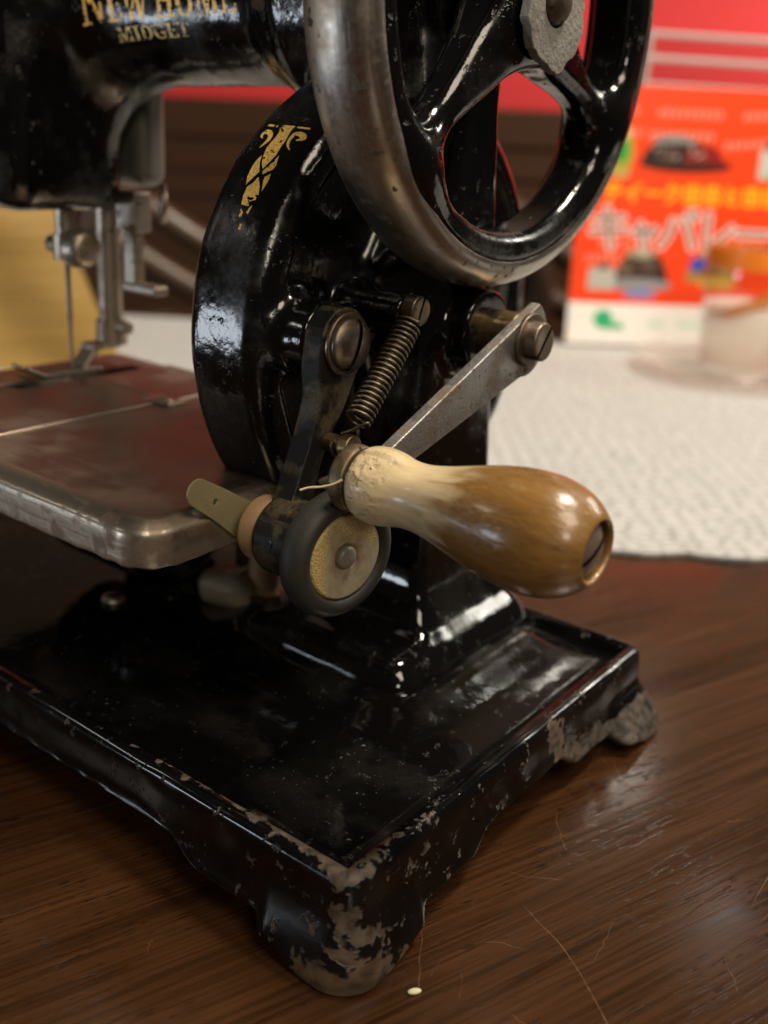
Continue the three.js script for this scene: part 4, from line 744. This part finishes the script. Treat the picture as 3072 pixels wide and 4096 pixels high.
  for (let i = 0; i <= turns * 14; i++) { const t = i / 14 * Math.PI * 2, rr = 0.0029; pts.push(A0.clone().addScaledVector(dir, len * i / (turns * 14)).addScaledVector(e1, rr * Math.cos(t)).addScaledVector(e2, rr * Math.sin(t))); }
  const py = 0.0975, pz = -0.0455, px = -0.0465;
  for (const k of [0.2, 0.5, 0.75, 1]) pts.push(V3(mix(B0.x + 0.0005, px + 0.0004, k), mix(B0.y - 0.0015, py + 0.0028, k), mix(B0.z + 0.001, pz, k)));
  for (let i = 1; i <= 10; i++) { const t = Math.PI / 2 + i / 10 * 5.2; pts.push(V3(px - 0.0003 * i / 10, py + 0.0028 * Math.sin(t), pz + 0.0028 * Math.cos(t))); }
  mesh('spring', metricUV(tube(pts, 0.00041, 1300, 8)), M.springWire, w);
  screwX('spring_screw', -0.0462, 0.0032, 0.0034, 0.1262, -0.0692, 1.2, false, M.darkSteel, w);
  mesh('spring_pin', metricUV(merged([cylX(-0.052, -0.0452, 0.0022, py, pz, 0.0003, 32), cylX(-0.0453, -0.0425, 0.003, py, pz, 0.0004, 32)])), M.brass, w);
}
// ---- needle and presser
{
  const nx = -0.193, nz = -0.08, cyl = (r0, r1, y0, y1, x, z, s = 32) => metricUV(at(new THREE.CylinderGeometry(r1, r0, y1 - y0, s), x, (y0 + y1) / 2, z));
  mesh('needle_bar', cyl(0.0032, 0.0032, 0.125, 0.15, nx, nz), M.dullNickel, machine);
  const clampG = mesh('needle_clamp', metricUV(merged([cyl(0.0042, 0.0042, 0.1205, 0.1285, nx, nz), cylX(-0.201, -0.188, 0.0028, 0.1247, nz, 0.0004)])), M.dullNickel, machine);
  mesh('clamp_screw', metricUV(latheX(smoothProfile([[-0.1895, 0.003], [-0.1885, 0.006], [-0.1845, 0.0062], [-0.1815, 0.0048], [-0.1803, 0]], 20), 0.1247, nz, 40)), M.dullNickel, clampG);
  mesh('needle', merged([cyl(0.0009, 0.0009, 0.1, 0.122, nx, nz, 16), cyl(0.0005, 0.0007, 0.079, 0.1, nx, nz, 16)].map(metricUV)), M.dullNickel, machine);
  const px = -0.1946, pz = -0.098;
  mesh('presser_bar', cyl(0.0041, 0.0041, 0.0975, 0.15, px, pz), M.dullNickel, machine);
  const foot = mesh('presser_foot', metricUV(merged([cyl(0.0054, 0.0052, 0.0905, 0.0985, px, pz), rbox(0.0075, 0.0022, 0.012, 0.0008, px, 0.0905, -0.0935), at(new RoundedBoxGeometry(0.0075, 0.0022, 0.0095, 3, 0.0008).rotateX(0.85), px, 0.0872, -0.0868), rbox(0.0095, 0.0013, 0.024, 0.0005, px, 0.0836, -0.079), at(new RoundedBoxGeometry(0.003, 0.0012, 0.008, 3, 0.0005).rotateX(-0.5), px - 0.0033, 0.0852, -0.0645), at(new RoundedBoxGeometry(0.003, 0.0012, 0.008, 3, 0.0005).rotateX(-0.5), px + 0.0033, 0.0852, -0.0645)])), M.dullNickel, machine);
  mesh('foot_screw', metricUV(cylX(px + 0.004, px + 0.0095, 0.0022, 0.097, pz, 0.0004, 24)), M.dullNickel, foot);
  const lift = mesh('presser_lifter', metricUV(merged([rbox(0.0105, 0.013, 0.007, 0.001, -0.1835, 0.136, -0.1), rbox(0.0062, 0.022, 0.0045, 0.001, -0.1838, 0.121, -0.1), rbox(0.017, 0.0032, 0.006, 0.001, -0.1785, 0.1113, -0.1)])), M.dullNickel, machine);
  mesh('lifter_pivot', metricUV(cylX(-0.0013, 0.0013, 0.0062, 0, 0, 0.001).rotateY(0.9).translate(-0.17, 0.1395, -0.101)), M.dullNickel, lift);
  mesh('back_plate', metricUV(merged([new RoundedBoxGeometry(0.045, 0.06, 0.0125, 4, 0.005).translate(-0.204, 0.1735, -0.1085)])), std({ color: rgb(0.15, 0.14, 0.125), roughness: 0.38, metalness: 0.3 }), machine);
}
// pale crumb on the table beside the near foot
{
  const P = V3(0.011, 0.0007, -0.0061);
  tag(mesh('crumb', new THREE.SphereGeometry(0.0009, 16, 12).scale(1.6, 0.6, 0.8).rotateY(0.9).translate(P.x, P.y - 0.0002, P.z), std({ color: rgb(0.6, 0.52, 0.38), roughness: 0.8 })), 'tiny pale crumb on the dark table in front of the near foot of the machine', 'crumb');
}
scene.updateMatrixWorld(true);
renderer.render(scene, camera);
